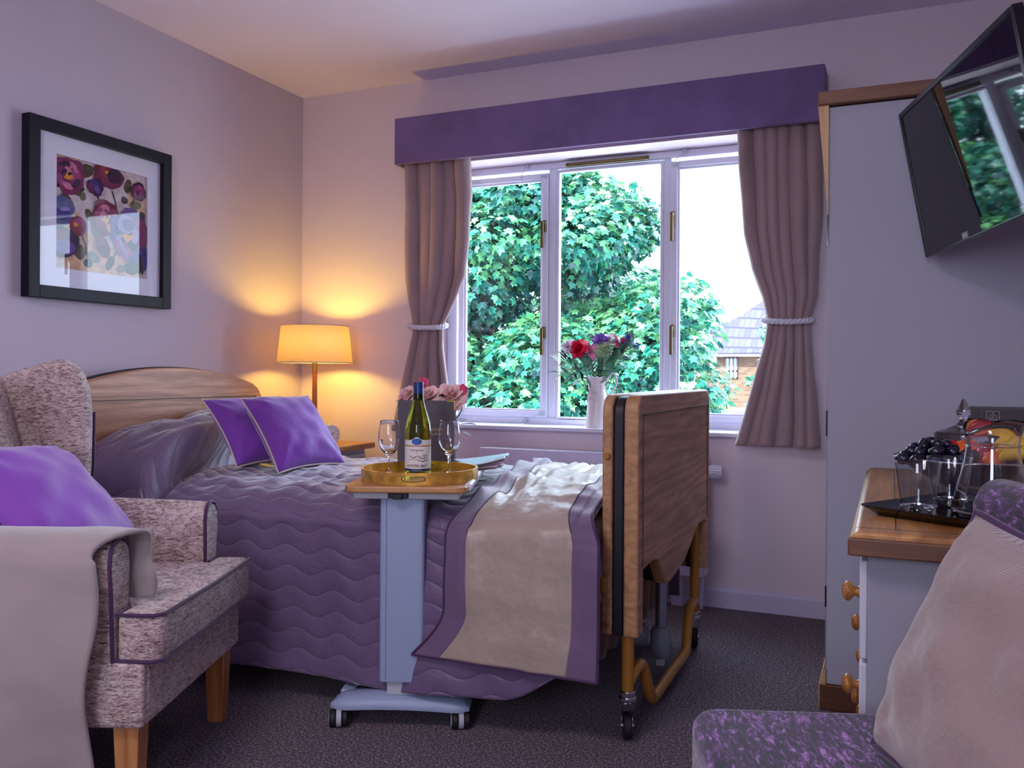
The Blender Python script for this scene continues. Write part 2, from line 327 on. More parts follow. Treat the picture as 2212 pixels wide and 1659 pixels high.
# handles
def handle(x,z,par,s):
    m=MB(); m.box(x-.009,x+.009,Y0-.03,Y0-.012,z+.02,z+.075); m.cyl((x,Y0-.03,z+.06),(x,Y0-.05,z+.06),.007); m.box(x-.007,x+.007,Y0-.056,Y0-.042,z-.06,z+.068)
    lab(m.build('window_handle','brass_dark',par,bevel=.003),'aged brass lever handle')
for z in (1.63,1.125): handle(-1.514,z,cl,1); handle(-.897,z,cr,1)
# vent
m=MB(); m.box(-1.405,-1.015,Y0-.022,Y0+.001,1.951,1.967); m.cyl((-1.408,Y0-.014,1.959),(-1.392,Y0-.014,1.959),.010); m.cyl((-1.028,Y0-.014,1.959),(-1.012,Y0-.014,1.959),.010); m.box(-1.385,-1.035,Y0-.03,Y0-.02,1.957,1.961)
lab(m.build('trickle_vent','brass_dark',win,bevel=.003),'dark bronze slot vent above the middle pane')
def restrictor(x0,z0,x1,z1,sag):
    m=MB(); m.cyl((x0,Y0,z0),(x0,Y0-.018,z0),.012); m.box(x1-.02,x1+.014,Y0-.02,Y0-.008,z1-.007,z1+.007)
    pts=[]
    for i in range(13):
        q=i/12; pts.append((x0+(x1-x0)*q+sag[0]*math.sin(PI*q),Y0-.022-.01*math.sin(PI*q),z0+(z1-z0)*q+sag[1]*math.sin(PI*q)))
    m.tube(pts,.0018,6); lab(m.build('cable_restrictor','light_grey_plastic',win),'looped cable window restrictor')
restrictor(-1.61,1.972,-1.515,1.915,(-.06,-.045)); restrictor(-.85,1.974,-.885,1.918,(-.02,-.02)); restrictor(-1.61,.752,-1.52,.785,(0,.004))
m=MB(); m.box(WX0-.02,WX1+.02,3.68,YW+.0,.717,.735); m.box(WX0,WX1,YW,Y0+.002,.7201,.735)
m.build('window_sill','white_gloss',win,bevel=.004)
# ------------------------------------------------------------------ pelmet, curtains
p=thing('pelmet','long purple fabric covered pelmet box above the window','pelmet',(-1.2,3.63,1.96))
b=MB(); b.box(-2.165,-.24,3.555,3.575,1.962,2.182); b.box(-2.165,-2.145,3.575,YW,1.962,2.182); b.box(-.26,-.24,3.575,YW,1.962,2.182); b.box(-2.145,-.26,3.575,YW,2.162,2.182)
b.build('pelmet_box','pelmet_fabric',p,bevel=.006,seg=3)
MB().box(-1.243,-1.241,3.5535,3.556,1.966,2.18).build('seam','pelmet_fabric',p)
def curtain(lab_,zs,phase,name_side,npl):
    t=thing('curtain',lab_,'curtain',(zs[0][1]+.15,3.63,.69),group='curtains at the window')
    def edge(z):
        for (a,l0,r0),(c,l1,r1) in zip(zs,zs[1:]):
            if z<=a and z>=c:
                q=(a-z)/(a-c); q2=q*q*(3-2*q) if abs(c-1.2)<.05 or abs(a-1.2)<.05 else q
                return l0+(l1-l0)*q, r0+(r1-r0)*q
        return zs[-1][1:]
    zt,zb=zs[0][0],zs[-1][0]; nu=npl*16; nv=90
    def fn(u,v):
        z=zt+(zb-zt)*v; l,r=edge(z); w=r-l
        tie=math.exp(-((z-1.2)/.10)**2)
        uu=u+.030*math.sin(u*9+v*2.2+phase)+.012*math.sin(u*23+phase*3)
        th=2*PI*npl*uu+phase
        pl=math.sin(th); pl=math.copysign(abs(pl)**.75,pl)
        A=.036*(1-.35*tie)*(.75+.25*math.sin(u*15+phase))*(1 if z>1.2 else 1.0)
        y=3.63+A*pl+.010*nz(u*5,v*3,phase)
        sway=.30*w/npl*math.cos(th)
        x=l+w*u+sway*(.5+.5*math.sin(PI*u))
        x+=.006*nz(u*7,v*6,3+phase)
        z2=z-.012*tie*math.sin(PI*u) -(.018*math.sin(2*PI*npl*u*1+1)*0 if v<1 else 0)
        return (x,min(y,3.692),z2)
    MB().grid(fn,nu,nv).build('drape','curtain_fabric',t,smooth=180,solid=.003)
    l,r=edge(1.2); pts=[];cx,hw=(l+r)/2,(r-l)/2+.01
    for st in range(2):
        m=MB(); pts=[]
        for i in range(97):
            a=2*PI*i/96; base=Vector((cx+hw*math.cos(a),3.63+.05*math.sin(a),1.2+.012*math.sin(a+.4)-.006*math.cos(a)))
            tw=a*15+PI*st; rad=Vector((math.cos(a),math.sin(a),0)); pts.append(base+rad*.0055*math.cos(tw)+Vector((0,0,1))*.0055*math.sin(tw))
        if st==0: m0=m; p0=pts
        else: p1=pts
    m=MB(); m.tube(p0[:-1],.0078,8,closed=True); m.tube(p1[:-1],.0078,8,closed=True)
    lab(m.build('tie_back','rope_white',t,smooth=180),'twisted white rope tie back'); return t
curtain('mauve brown curtain tied back at the left of the window',[(1.985,-2.150,-1.815),(1.8,-2.15,-1.80),(1.6,-2.15,-1.81),(1.43,-2.15,-1.825),(1.32,-2.13,-1.87),(1.2,-2.10,-1.935),(1.1,-2.12,-1.93),(.93,-2.17,-1.91),(.69,-2.235,-1.88)],.6,'l',5)
curtain('mauve brown curtain tied back at the right, beside the wardrobe',[(1.985,-.575,-.262),(1.8,-.568,-.262),(1.55,-.55,-.264),(1.4,-.52,-.268),(1.29,-.48,-.275),(1.2,-.462,-.30),(1.1,-.475,-.29),(.93,-.52,-.272),(.69,-.592,-.25)],2.1,'r',6)
# radiator
t=thing('radiator','low white flat panel radiator under the window','radiator',(-1.2,3.65,.0))
MB().box(-1.73,-.70,3.60,3.615,.14,.638).box(-1.73,-.70,3.615,3.69,.142,.634).build('radiator_panel','radiator_white',t,bevel=.004)
m=MB(); m.box(-1.70,-.73,3.63,3.675,.634,.6385); m.build('top_grille','light_grey_plastic',t)
m=MB(); m.cyl((-.72,3.65,.10),(-.72,3.65,.16),.01); m.build('pipe','radiator_white',t)
m=MB(); m.cyl((-.69,3.65,.575),(-.64,3.65,.575),.026,.022,24)
for k in range(14):
    a=2*PI*k/14; m.box(-.685,-.645,-.002,.002,.023,.0285,Matrix.Translation((0,3.65,.575))@Matrix.Rotation(a,4,'X'))
lab(m.build('thermostatic_valve','white_gloss',t),'ribbed white thermostat knob')
MB().cyl((-.72,3.65,0),(-.72,3.65,.14),.007).build('supply_pipe','radiator_white',t)
for q_ in (-1.6,-.85): MB().box(q_,q_+.05,3.66,3.7085,0.0,.16).build('foot_bracket','radiator_white',t)
# ------------------------------------------------------------------ nightstand, lamp, clock
t=thing('nightstand','small white nightstand with oak top in the corner by the lamp','nightstand',(-2.51,3.43,0))
MB().box(-2.74,-2.295,3.235,3.612,.612,.640).build('top','oak_worktop',t,bevel=.006,seg=3)
MB().box(-2.73,-2.345,3.25,3.595,.0,.612).build('body','chest_paint',t,bevel=.003)
for z0,z1 in ((.42,.59),(.23,.40),(.04,.21)):
    d=MB().box(-2.345,-2.33,3.265,3.58,z0,z1).build('drawer','chest_paint',t,bevel=.003)
    MB().cyl((-2.33,3.425,(z0+z1)/2),(-2.315,3.425,(z0+z1)/2),.008,.014).build('knob','knob_wood',d)
    m=MB(); ring(m,3.285,3.56,z0+.02,z1-.02,.003,-2.33,-2.3285); m.v=[(y,x,z) for x,y,z in m.v]; m.build('panel_line','ink_grey',d)
LX,LY=-2.535,3.45
t=thing('table_lamp','lit lamp with cream drum shade and slim wooden stem','lamp',(LX,LY,.64))
MB().lathe([(.0,.64),(.07,.64),(.07,.652),(.02,.664),(.0,.664)],(LX,LY,0),32).build('base','pole_wood',t)
MB().lathe([(.011,.66),(.013,.8),(.0115,.985)],(LX,LY,0),20).build('stem','pole_wood',t)
lab(MB().lathe([(.0125,.983),(.0125,1.03),(.018,1.035),(.018,1.075),(.008,1.08)],(LX,LY,0),20).build('lamp_holder','gold_brass',t),'brass collar')
shp=[(.177,1.022),(.158,1.200)]
MB().lathe([(.177,1.022),(.168,1.11),(.158,1.200)],(LX,LY,0),64,cap=False).build('lamp_shade','lamp_shade',t,smooth=180,solid=.0015)
m=MB()
for r_,z_ in ((.1775,1.023),(.1585,1.199)): m.tube([(LX+r_*math.cos(2*PI*i/64),LY+r_*math.sin(2*PI*i/64),z_) for i in range(64)],.0028,8,closed=True)
for k in range(3):
    a=2*PI*k/3; m.tube([(LX+.012*math.cos(a),LY+.012*math.sin(a),1.06),(LX+.175*math.cos(a),LY+.175*math.sin(a),1.03)],.0015,6)
m.build('shade_rim','piping_cream',t)
t2=NT('bulb_glow'); t2.n.remove(t2.b); em=t2.n.new('ShaderNodeEmission'); em.inputs[0].default_value=(1,.68,.2,1); em.inputs[1].default_value=LAMP; t2.link(em.outputs[0],t2.out.inputs[0]); M['bulb_glow']=t2.m
MB().ball((LX,LY,1.105),.028).build('bulb','bulb_glow',t)
cx,cy,cz=-2.40,3.385,.685
t=thing('clock','round white bedside clock showing ten to two','clock',(cx,cy,.64),R(60))
# built in local coordinates: face looks along local -Y
MB().tube([(0,-.012,.047),(0,.012,.047)],.047,40).build('case','light_grey_plastic',t,world=False,bevel=.002)
MB().tube([(0,-.0135,.047),(0,-.012,.047)],.044,40).build('dial','clock_face',t,world=False)
mt=rootm(t)
for k in range(1,13):
    a=PI/2-2*PI*k/12; text('numeral',str(k),.012,'ink_black',t,mt@Matrix.Translation((.035*math.cos(a),-.0138,.047+.035*math.sin(a)))@Matrix.Rotation(PI/2,4,'X'),.0002)
for nm,ang,L in (('hour_hand',PI/2-2*PI*1.85/12,.020),('minute_hand',PI/2-2*PI*50/60,.033)):
    MB().tube([(0,-.0148,.047),(L*math.cos(ang),-.0148,.047+L*math.sin(ang))],[.0016,.0011],6).build(nm,'ink_black',t,world=False)
MB().cyl((0,-.0165,.047),(0,-.0135,.047),.0042,n=14).build('centre_boss','gold_brass',t,world=False)
MB().box(-.025,.025,-.01,.01,0,.006).build('foot','light_grey_plastic',t,world=False)
# ------------------------------------------------------------------ picture
t=thing('framed_picture','square black framed print of purple and maroon painted flowers','picture',(XL,2.45,1.56))
y0,y1,z0,z1=2.115,2.773,1.238,1.883
b=MB(); b.box(XL+.001,XL+.042,y0,y0+.045,z0,z1); b.box(XL+.001,XL+.042,y1-.045,y1,z0,z1); b.box(XL+.001,XL+.042,y0+.045,y1-.045,z0,z0+.045); b.box(XL+.001,XL+.042,y0+.045,y1-.045,z1-.045,z1)
b.build('picture_frame','frame_black',t,bevel=.002)
mtb=MB(); ia0,ia1,ib0,ib1=2.24,2.663,1.353,1.768
xm=XL+.022
mtb.box(xm-.01,xm,y0+.04,ia0,z0+.04,z1-.04); mtb.box(xm-.01,xm,ia1,y1-.04,z0+.04,z1-.04); mtb.box(xm-.01,xm,ia0,ia1,z0+.04,ib0); mtb.box(xm-.01,xm,ia0,ia1,ib1,z1-.04)
mtb.build('mount_board','mat_board',t,smooth=0)
pcols=dict(bg=(206,186,188),bg2=(214,170,136),ol=(84,76,52),ol2=(60,50,40),mg=(122,34,84),mg2=(160,66,116),pk=(206,120,150),dk=(58,22,60),bl=(54,42,122),vi=(98,64,140),vl=(160,128,190),rd=(112,30,56),rd2=(140,52,66),og=(228,142,40),bk=(30,20,28),gl=(112,112,84),sl=(84,86,134))
mats=[];idx={}
for k,c in pcols.items(): plain('paint_'+k,c,.8,var=.25,vs=45); idx[k]=len(mats); mats.append('paint_'+k)
pm=MB(); W_,H_=ia1-ia0,ib1-ib0; lay=[0]
def blob(k,cx,cy,rx,ry,rot=0,n=22,wob=.1,seed=0):
    lay[0]+=1; x=XL+.0135+lay[0]*.000035; pm.cur=idx[k]; vs=[];rr=random.Random(seed*31+lay[0])
    ph=[rr.uniform(0,6.28) for _ in range(4)]
    for i in range(n):
        a=2*PI*i/n; w=1+wob*(math.sin(3*a+ph[0])*.5+math.sin(5*a+ph[1])*.35+math.sin(9*a+ph[2])*.3)
        px=rx*w*math.cos(a);py=ry*w*math.sin(a); qx=cx+px*math.cos(rot)-py*math.sin(rot); qy=cy+px*math.sin(rot)+py*math.cos(rot)
        qx=min(1,max(0,qx)); qy=min(1,max(0,qy)); vs.append((x,ia0+qx*W_,ib0+qy*H_))
    pm.add(vs,[tuple(range(n))])
pm.cur=idx['bg']; pm.add([(XL+.0134,ia0,ib0),(XL+.0134,ia1,ib0),(XL+.0134,ia1,ib1),(XL+.0134,ia0,ib1)],[(0,1,2,3)])
for a_ in [('bg2',.05,.95,.2,.1),('bg2',.5,.1,.5,.16),('bg2',.15,.45,.12,.1),('bg2',.8,.15,.25,.12),('bg2',.3,.3,.12,.06),('bg2',.9,.75,.12,.2)]: blob(*a_)
for a_ in [('ol',.32,.92,.08,.06,.5),('ol2',.9,.86,.07,.05,.2),('ol',.78,.87,.045,.07,-.3),('ol2',.24,.74,.06,.035,.3),('gl',.28,.68,.035,.04,0),('ol',.35,.52,.04,.06,.6),('ol2',.74,.73,.04,.035,0),('gl',.87,.7,.07,.04,.2),('ol2',.95,.6,.04,.06,.2),('ol',.1,.62,.06,.05,.3),('ol2',.03,.76,.03,.05,0),('ol',.2,.72,.07,.04,-.5),('gl',.42,.4,.05,.08,.2),('ol',.25,.17,.06,.07,.3),('gl',.4,.14,.07,.05,-.3),('ol2',.58,.11,.04,.08,-.5),('ol',.85,.1,.12,.07,.3),('gl',.7,.07,.05,.04,.3),('ol',.22,.27,.03,.06,0),('ol2',.34,.08,.05,.04,0)]: blob(*a_)
def stem(pts):
    for (a,b_),(c,d) in zip(pts,pts[1:]):
        for i in range(7): q=i/7; blob('ol2',a+(c-a)*q,b_+(d-b_)*q,.007,.014,0,8,0)
stem([(.6,.78),(.64,.68),(.65,.58)]); stem([(.27,.33),(.31,.25),(.32,.15)]); stem([(.62,.33),(.68,.27),(.61,.16)]); stem([(.43,.72),(.46,.66)]); stem([(.85,.76),(.82,.7)])
def flower(cx,cy,r,cols,rot=0,ctr=None,ry=None,n=3):
    ry=ry or r
    blob(cols[0],cx,cy,r,ry,rot,30,.14,3)
    for q in range(7):
        a=rot+q*2*PI/7; blob(cols[(q%(len(cols)-1))+1],cx+r*.55*math.cos(a),cy+ry*.55*math.sin(a),r*.34,ry*.22,a+1.4,14,.12,q)
    for q in range(6):
        a=rot+.5+q*2*PI/6; blob(cols[(q+1)%len(cols)],cx+r*.3*math.cos(a),cy+ry*.3*math.sin(a),r*.24,ry*.15,a+1.2,12,.12,q+9)
    if ctr: blob(ctr,cx,cy-ry*.05,r*.26,ry*.2,.6,14,.3,5); blob('bk',cx+r*.05,cy+ry*.08,r*.14,ry*.08,.5,10,.2)
flower(.13,.84,.17,['mg','mg2','pk','dk','mg'],.2,'og',.165)
blob('rd',.55,.93,.17,.13,0,26,.1); blob('mg',.55,.9,.13,.08,.2); blob('dk',.62,.93,.08,.07,.3); blob('rd2',.5,.95,.05,.06,.3); blob('bk',.56,.95,.05,.02,.4); blob('og',.53,.95,.02,.015,.4)
blob('dk',.41,.79,.09,.08,.2,24,.15); blob('bl',.39,.8,.055,.055); blob('vi',.43,.77,.03,.04,.5); blob('mg',.36,.78,.03,.05)
flower(.9,.84,.09,['dk','mg','mg2','mg'],.4)
blob('sl',.06,.52,.13,.13,.2,26,.15); blob('bl',.05,.48,.1,.05,0); blob('sl',.07,.57,.08,.03,.2); blob('vl',.09,.53,.05,.018,.2)
flower(.53,.52,.17,['rd','mg','pk','mg2','rd2'],.9,'og',.17); blob('dk',.62,.47,.07,.09,.2); blob('og',.57,.43,.035,.05,.8)
flower(.79,.4,.21,['vi','vl','mg2','vi','dk'],.1,'og',.26); blob('vl',.75,.5,.1,.09,0); blob('vi',.78,.5,.08,.06,0); blob('og',.77,.36,.07,.035,-.7); blob('bk',.82,.3,.06,.04,-.8); blob('mg2',.7,.24,.04,.12,.6); blob('vl',.72,.26,.02,.11,.6); blob('mg',.95,.42,.06,.16,0); blob('bl',.97,.2,.04,.12,0); blob('dk',.93,.14,.03,.1,.2)
blob('rd',.22,.4,.09,.09,0,24,.05); blob('mg2',.23,.43,.06,.045,.2); blob('rd2',.21,.37,.05,.04,.4); blob('og',.2,.41,.025,.02,.3)
blob('rd',.49,.25,.07,.11,.5,24,.06); blob('rd2',.48,.28,.035,.07,.5); blob('dk',.5,.22,.03,.06,.5)
blob('dk',.07,.24,.16,.14,-.3,26,.08); blob('vi',.08,.2,.12,.07,-.2); blob('rd',.04,.3,.08,.05,.2)
pm.build('print','paint_bg',t,smooth=0,mats=mats)
MB().box(XL+.026,XL+.0275,y0+.04,y1-.04,z0+.04,z1-.04).build('picture_glass','picture_glass',t,smooth=0)
# ================================================================== BED
bed=thing('profiling_bed','wooden care bed with arched headboard and tall footboard on castors','bed',(-1.6,2.66,0))
def rounded(poly): return poly
# footboard: two boards with a dark rail channel between them
ya,yb=2.205,3.165; zt=.925; zb_=.29
def board_outline(y0,y1,wave=True,r=.05):
    o=[]
    for i in range(7):
        a=PI/2*i/6; o.append((y0+r-r*math.cos(a),zt-r+r*math.sin(a)))
    for i in range(7):
        a=PI/2*i/6; o.append((y1-r+r*math.sin(a),zt-r+r*math.cos(a)))
    o.append((y1,zb_)); o.append((y1-.055,zb_))
    if wave:
        o.append((y1-.055,.455))
        cp=[(3.10,.462),(3.0,.468),(2.93,.452),(2.86,.418),(2.78,.388),(2.68,.372),(2.58,.360),(2.53,.362),(2.505,.385),(2.46,.428),(2.42,.452),(2.37,.462),(2.33,.462),(2.28,.458)]
        o+=cp+[(y0+.055,.458)]
    o.append((y0+.055,zb_)); o.append((y0,zb_)); return o
fb=MB().prism(board_outline(ya,yb),-.640,-.600,'yz').build('footboard','oak_y',bed,bevel=.006,seg=3,smooth=30)
lab(fb,'outer footboard panel with a wavy lower edge')
m=MB(); m.box(-.6005,-.592,ya+.0,ya+.028,.292,.87); m.box(-.6005,-.592,yb-.028,yb,.292,.87)
m.box(-.6005,-.592,ya,yb,.868,.905)
m=MB(); fr=[(ya+.045,.455,ya+.05,.86),(yb-.05,.46,yb-.045,.86)]
m.box(-.6005,-.5975,2.245,2.249,.47,.872); m.box(-.6005,-.5975,yb-.042,yb-.038,.47,.872); m.box(-.6005,-.5975,2.245,yb-.038,.868,.872)
m.build('panel_moulding','dark_oak',fb,smooth=0)
lab(MB().prism(board_outline(ya+.003,yb-.003),-.700,-.672,'yz').build('inner_board','oak_y',bed,bevel=.005,smooth=30),'inner footboard layer')
sl=MB().prism([(y+(.006 if y<2.3 else (-.006 if y>3.0 else 0)),z-(.006 if z>.8 else 0)+(.004 if .3<z<.6 else 0)) for y,z in board_outline(ya,yb)],-.672,-.640,'yz')
lab(sl.build('rail_channel','dark_plastic',bed,bevel=.006,smooth=30),'black vertical rail strip in the footboard edge')
for z in (.762,.318):
    lab(MB().cyl((-.686,ya-.004,z),(-.686,ya+.004,z),.009,.010,20).build('screw_cap','knob_wood',bed,bevel=.002),'round wooden screw cap')
lab(MB().box(-.700,-.684,ya-.012,ya,.40,.445).build('rail_catch','bronze_tube',bed,bevel=.004),'brown rail catch')
# lighter veneer on the narrow edges of both boards
for o_ in bed.children:
    if o_.name.split('.')[0] in ('footboard','inner_board'):
        o_.data.materials.append(M['oak_edge'])
        for p_ in o_.data.polygons:
            if abs(p_.normal.x)<.5: p_.material_index=1
# headboard
hy0,hy1=2.12,3.185; hc=(hy0+hy1)/2
def head_outline(dz=0,ins=0,z0=.33):
    o=[]; 
    for i in range(33):
        q=i/32; y=hy0+ins+(hy1-hy0-2*ins)*q; k=abs(2*q-1); arch=.992-.085*k**2
        if k>.86: arch-= .055*((k-.86)/.14)**2.2
        o.append((y,arch+dz))
    o+=[(hy1-ins,z0),(hy0+ins,z0)]; return o
hb=MB().prism(head_outline(),-2.655,-2.622,'yz').build('headboard','oak_y',bed,bevel=.005,smooth=30)
lab(hb,'arched oak headboard panel')
m=MB(); m.box(-2.6235,-2.6195,2.17,hy1-.055,.868,.872); m.box(-2.6235,-2.6195,hy1-.057,hy1-.053,.45,.872); m.box(-2.6235,-2.6195,2.17,2.174,.45,.872); m.build('panel_moulding','dark_oak',hb,smooth=0)
lab(MB().prism(head_outline(.004,-.004),-2.685,-2.655,'yz').build('head_rail_channel','dark_plastic',bed,smooth=30,bevel=.004),'dark strip behind the headboard')
MB().prism(head_outline(0,0),-2.715,-2.685,'yz').build('rear_headboard','oak_y',bed,smooth=30,bevel=.004)
# posts, castors, cross tube
def caster(x,y):
    m=MB(); m.cyl((x,y,.118),(x,y,.135),.021); m.cyl((x,y,.108),(x,y,.12),.024,.024); k=lab(m.build('caster','chrome',bed,bevel=.002),'chrome swivel castor')
    a=Matrix.Translation((x,y,0))@Matrix.Rotation(R(112),4,'Z')
    m=MB()
    for s in (-1,1): m.prism([(-.02,.108),(.022,.108),(.03,.06),(.022,.038),(.012,.045)],.013*s,.013*s+.003*s,'xz')
    m.v=[a@Vector(p) for p in m.v]; m.build('fork','chrome',k)
    m=MB(); m.tube([(.012,-.011,.036),(.012,.011,.036)],.036,24); m.v=[a@Vector(p) for p in m.v]; m.build('wheel','rubber_black',k,bevel=.004)
    m=MB(); m.tube([(.012,-.017,.036),(.012,.017,.036)],.008,10); m.v=[a@Vector(p) for p in m.v]; m.build('axle','chrome',k)
    m=MB(); m.box(-.0,.04,-.012,.012,.095,.10); m.v=[a@Vector(p) for p in m.v]; m.build('brake_lever','chrome',k,bevel=.002)
for x,y in ((-.64,2.256),(-.64,3.113),(-2.6,2.256),(-2.6,3.113)):
    MB().cyl((x,y,.135),(x,y,.60 if x>-1 else .33),.0165,n=20).build('post','bronze_tube',bed); caster(x,y)
# cross tube
def smoothpath(p,k=6):
    p=[Vector(q) for q in p]; out=[]
    for i in range(len(p)-1):
        a=p[max(0,i-1)];b=p[i];c=p[i+1];d=p[min(len(p)-1,i+2)]
        for j in range(k):
            t_=j/k; out.append(.5*((2*b)+(c-a)*t_+(2*a-5*b+4*c-d)*t_*t_+(3*b-a-3*c+d)*t_**3))
    return out+[p[-1]]
lab(MB().tube(smoothpath([(-.635,2.256,.165),(-.63,2.31,.180),(-.625,2.35,.172),(-.62,2.40,.09),(-.62,2.44,.055),(-.62,2.50,.052),(-.62,2.68,.055),(-.62,2.86,.058),(-.625,2.915,.075),(-.63,2.97,.15),(-.635,3.03,.175),(-.64,3.113,.172)]),.0165,14).build('cross_tube','bronze_tube',bed),'bent bronze steel cross tube')
act=MB().cyl((-.66,2.70,.15),(-.66,2.70,.42),.0175,n=20).build('actuator_rod','steel_tube',bed)
m=MB().lathe([(.0,.085),(.022,.088),(.03,.10),(.034,.13),(.033,.17),(.024,.185),(0,.186)],(-.66,2.70,0),20); lab(m.build('actuator_body','motor_grey',bed),'pale grey lift motor body')
MB().tube([(-.70,2.69,.155),(-.86,2.62,.165)],.034,20).build('actuator_motor','motor_grey',bed,bevel=.006)
m=MB(); m.box(-.672,-.648,2.69,2.71,.065,.10); m.cyl((-.66,2.675,.078),(-.66,2.725,.078),.006); m.build('clevis','light_grey_plastic',bed)
MB().tube(smoothpath([(-.70,2.66,.20),(-.73,2.60,.195),(-.76,2.58,.215),(-.78,2.56,.19),(-.9,2.5,.22)]),.003,6).build('cable','rubber_black',bed)
MB().box(-2.60,-.72,2.25,3.10,.36,.40).box(-2.6,-.72,2.22,2.25,.32,.40).box(-2.6,-.72,3.10,3.13,.32,.40).build('bed_frame','bronze_tube',bed)
mt_=MB().box(-2.60,-.725,2.215,3.125,.40,.575).build('mattress','clock_face',bed,bevel=.03,seg=4)
# valance: gathered brown cloth skirt
def val(u,v):
    per=[(-2.58,2.235),(-.735,2.235),(-.735,3.115),(-2.58,3.115)]
    L=[1.845,.88,1.845,.88]; s=u*sum(L); i=0
    while i<3 and s>L[i]: s-=L[i]; i+=1
    a=per[i];b=per[(i+1)%4];q=min(1,s/L[i]); x=a[0]+(b[0]-a[0])*q; y=a[1]+(b[1]-a[1])*q
    w=.010*math.sin(s*55)*(.3+v)+.012*nz(s*6,v*2,i); n=[(0,-1),(1,0),(0,1),(-1,0)][i]
    w-= .02*v*(i==1); w=min(w,.012)
    return (x+n[0]*w,y+n[1]*w,.42-.25*v)
lab(MB().grid(val,260,6).build('valance','valance_brown',bed,smooth=180,solid=.002),'brown cloth valance under the mattress')
# ------------------------------------------------------------------ bedspread
Y_0=2.66
def prof(x,s):
    """cross-section of the bedspread at x; s in 0..1 from near hem over the top to far hem -> (y,z, arc)"""
    xf=-2.13-.05*sm(.25,.38,s)-.12*sm(.38,.6,s)
    pf=(sm(xf-.02,xf-.12,x)**.7)*(1-.35*sm(-2.56,-2.64,x))
    T=.612+.182*pf + .012*sm(-1.0,-.8,x)
    a=.20+.27*pf; b_=.085+.115*pf
    near=2.128; far=3.19
    hem=.092+ .02*sm(-1.3,-.9,x)+.10*sm(-.98,-.735,x)**1.5
    if s<.30:   # near side
        q=s/.30; z=hem+(T-b_-hem)*q; y=2.098+(near-2.098)*q**1.3
    elif s<.48:
        q=(s-.30)/.18; an=PI/2*q; y=near+a*(1-math.cos(an)); z=T-b_+b_*math.sin(an)
    elif s<.72:
        q=(s-.48)/.24; y=near+a+(far-.16-near-a)*q; z=T+.012*math.sin(PI*q)
    elif s<.84:
        q=(s-.72)/.12; an=PI/2*q; y=far-.16+.16*math.sin(an); z=T-.10+.10*math.cos(an)
    else:
        q=(s-.84)/.16; y=far+.01*q; z=T-.10-(T-.10-.16)*q
    return y,z,pf
SX0,SX1=-2.617,-.712
def spread_pt(u,v,off=0,xx=None):
    x=SX0+(SX1-SX0)*u if xx is None else xx
    y,z,pf=prof(x,v)
    e=.004; y1,z1,_=prof(x,min(1,v+e)); y0,z0,_=prof(x,max(0,v-e)); ty,tz=y1-y0,z1-z0; L=math.hypot(ty,tz) or 1
    ny,nz_=-tz/L,ty/L   # outward
    top=sm(.30,.50,v)*(1-sm(.72,.84,v)); side=1-sm(.26,.42,v)
    d=.010*nz(x*3.2,v*5,1)+.006*nz(x*9,v*14,5)
    # creases running across the top of the bed
    c=abs(nz(x*11+2*nz(x*2,v*4,9),v*5.5,3)); d+= top*.034*(.32-c)
    c2=abs(nz(x*5.5+v*9,v*15,13)); d+=top*.026*(.3-c2)
    d+= side*.010*math.sin(x*9+1.2*math.sin(v*7))*(1-v/.30 if v<.3 else 0)
    # tuck below the pillow
    xf=-2.13-.05*sm(.25,.38,v)-.12*sm(.38,.6,v); d=max(d,-.02)
    d-= .034*math.exp(-((x-xf+.008)/.016)**2)*sm(.10,.30,v)*(1-sm(.7,.8,v)); d+=.022*math.exp(-((x-xf+.06)/.03)**2)*sm(.05,.30,v)
    return Vector((x,y+ny*(d+off),z+nz_*(d+off)))
bs=MB()
nu,nv=300,190
def arcv(v):
    if v<.30: return v/.30*.45
    if v<.48: return .45+(v-.30)/.18*.26
    if v<.72: return .71+(v-.48)/.24*.70
    return 1.41+(v-.72)/.28*.6
bs.grid(lambda u,v:spread_pt(u,v),nu,nv,lambda u,v:((SX0+(SX1-SX0)*u),arcv(v)))
bsp=bs.build('bedspread','quilt_fabric',None,smooth=180,solid=.006)
bsp['label']='grey purple wave quilted bedspread covering the bed and its pillow'; bsp['category']='bedspread'
# ------------------------------------------------------------------ runner across the foot of the bed
run=thing('bed_runner','beige satin bed runner with purple borders draped over the foot end','bed runner',(-.95,2.66,.2))
def rl(v): # left edge x as function of section parameter
    if v<.30: q=v/.30; return -1.285+.18*sm(0,.6,q)
    if v<.48: return -1.105+.01*(v-.3)/.18
    return -1.095-.17*(v-.48)/.30
def rv(q): # section parameter from near hem up and over
    return .085+(.78-.085)*q
def run_pt(u,q,off=.013):
    v=rv(q); l=rl(v); r=-.716+.046*(1-sm(.30,.41,v))
    x=l+(r-l)*u
    p=spread_pt(0,v,off,min(x,-.716)); p.x=x
    if v<.30: ze=spread_pt(0,.30,off,min(x,-.716)).z; p.z=.205+(ze-.205)*(v-.085)/.215
    tgt=2.092-.010*(1-v/.42)+.006*nz(x*8,v*16,2); k_=sm(.27,.43,v); p.y=tgt*(1-k_)+p.y*k_
    if v<.34:
        # vertical soft folds
        p.y-=.012*math.exp(-((x+1.0+.12*v)/.028)**2)*sm(.1,.3,v); p.y-=.008*math.exp(-((x+.86-.1*v)/.03)**2)
        # bottom-left corner kicks out
        p.z+= .0
    if x>-.745 and v>.30: p.z-=.004
    top=sm(.40,.5,v)*(1-sm(.72,.78,v)); w=.014*math.sin((x*.9+p.y)*26+2*nz(x*3,v*7,4)); p.z+=top*(.006+w*.55+.012*nz(x*7,v*12,8))
    p.z=p.z+.004*top
    return p
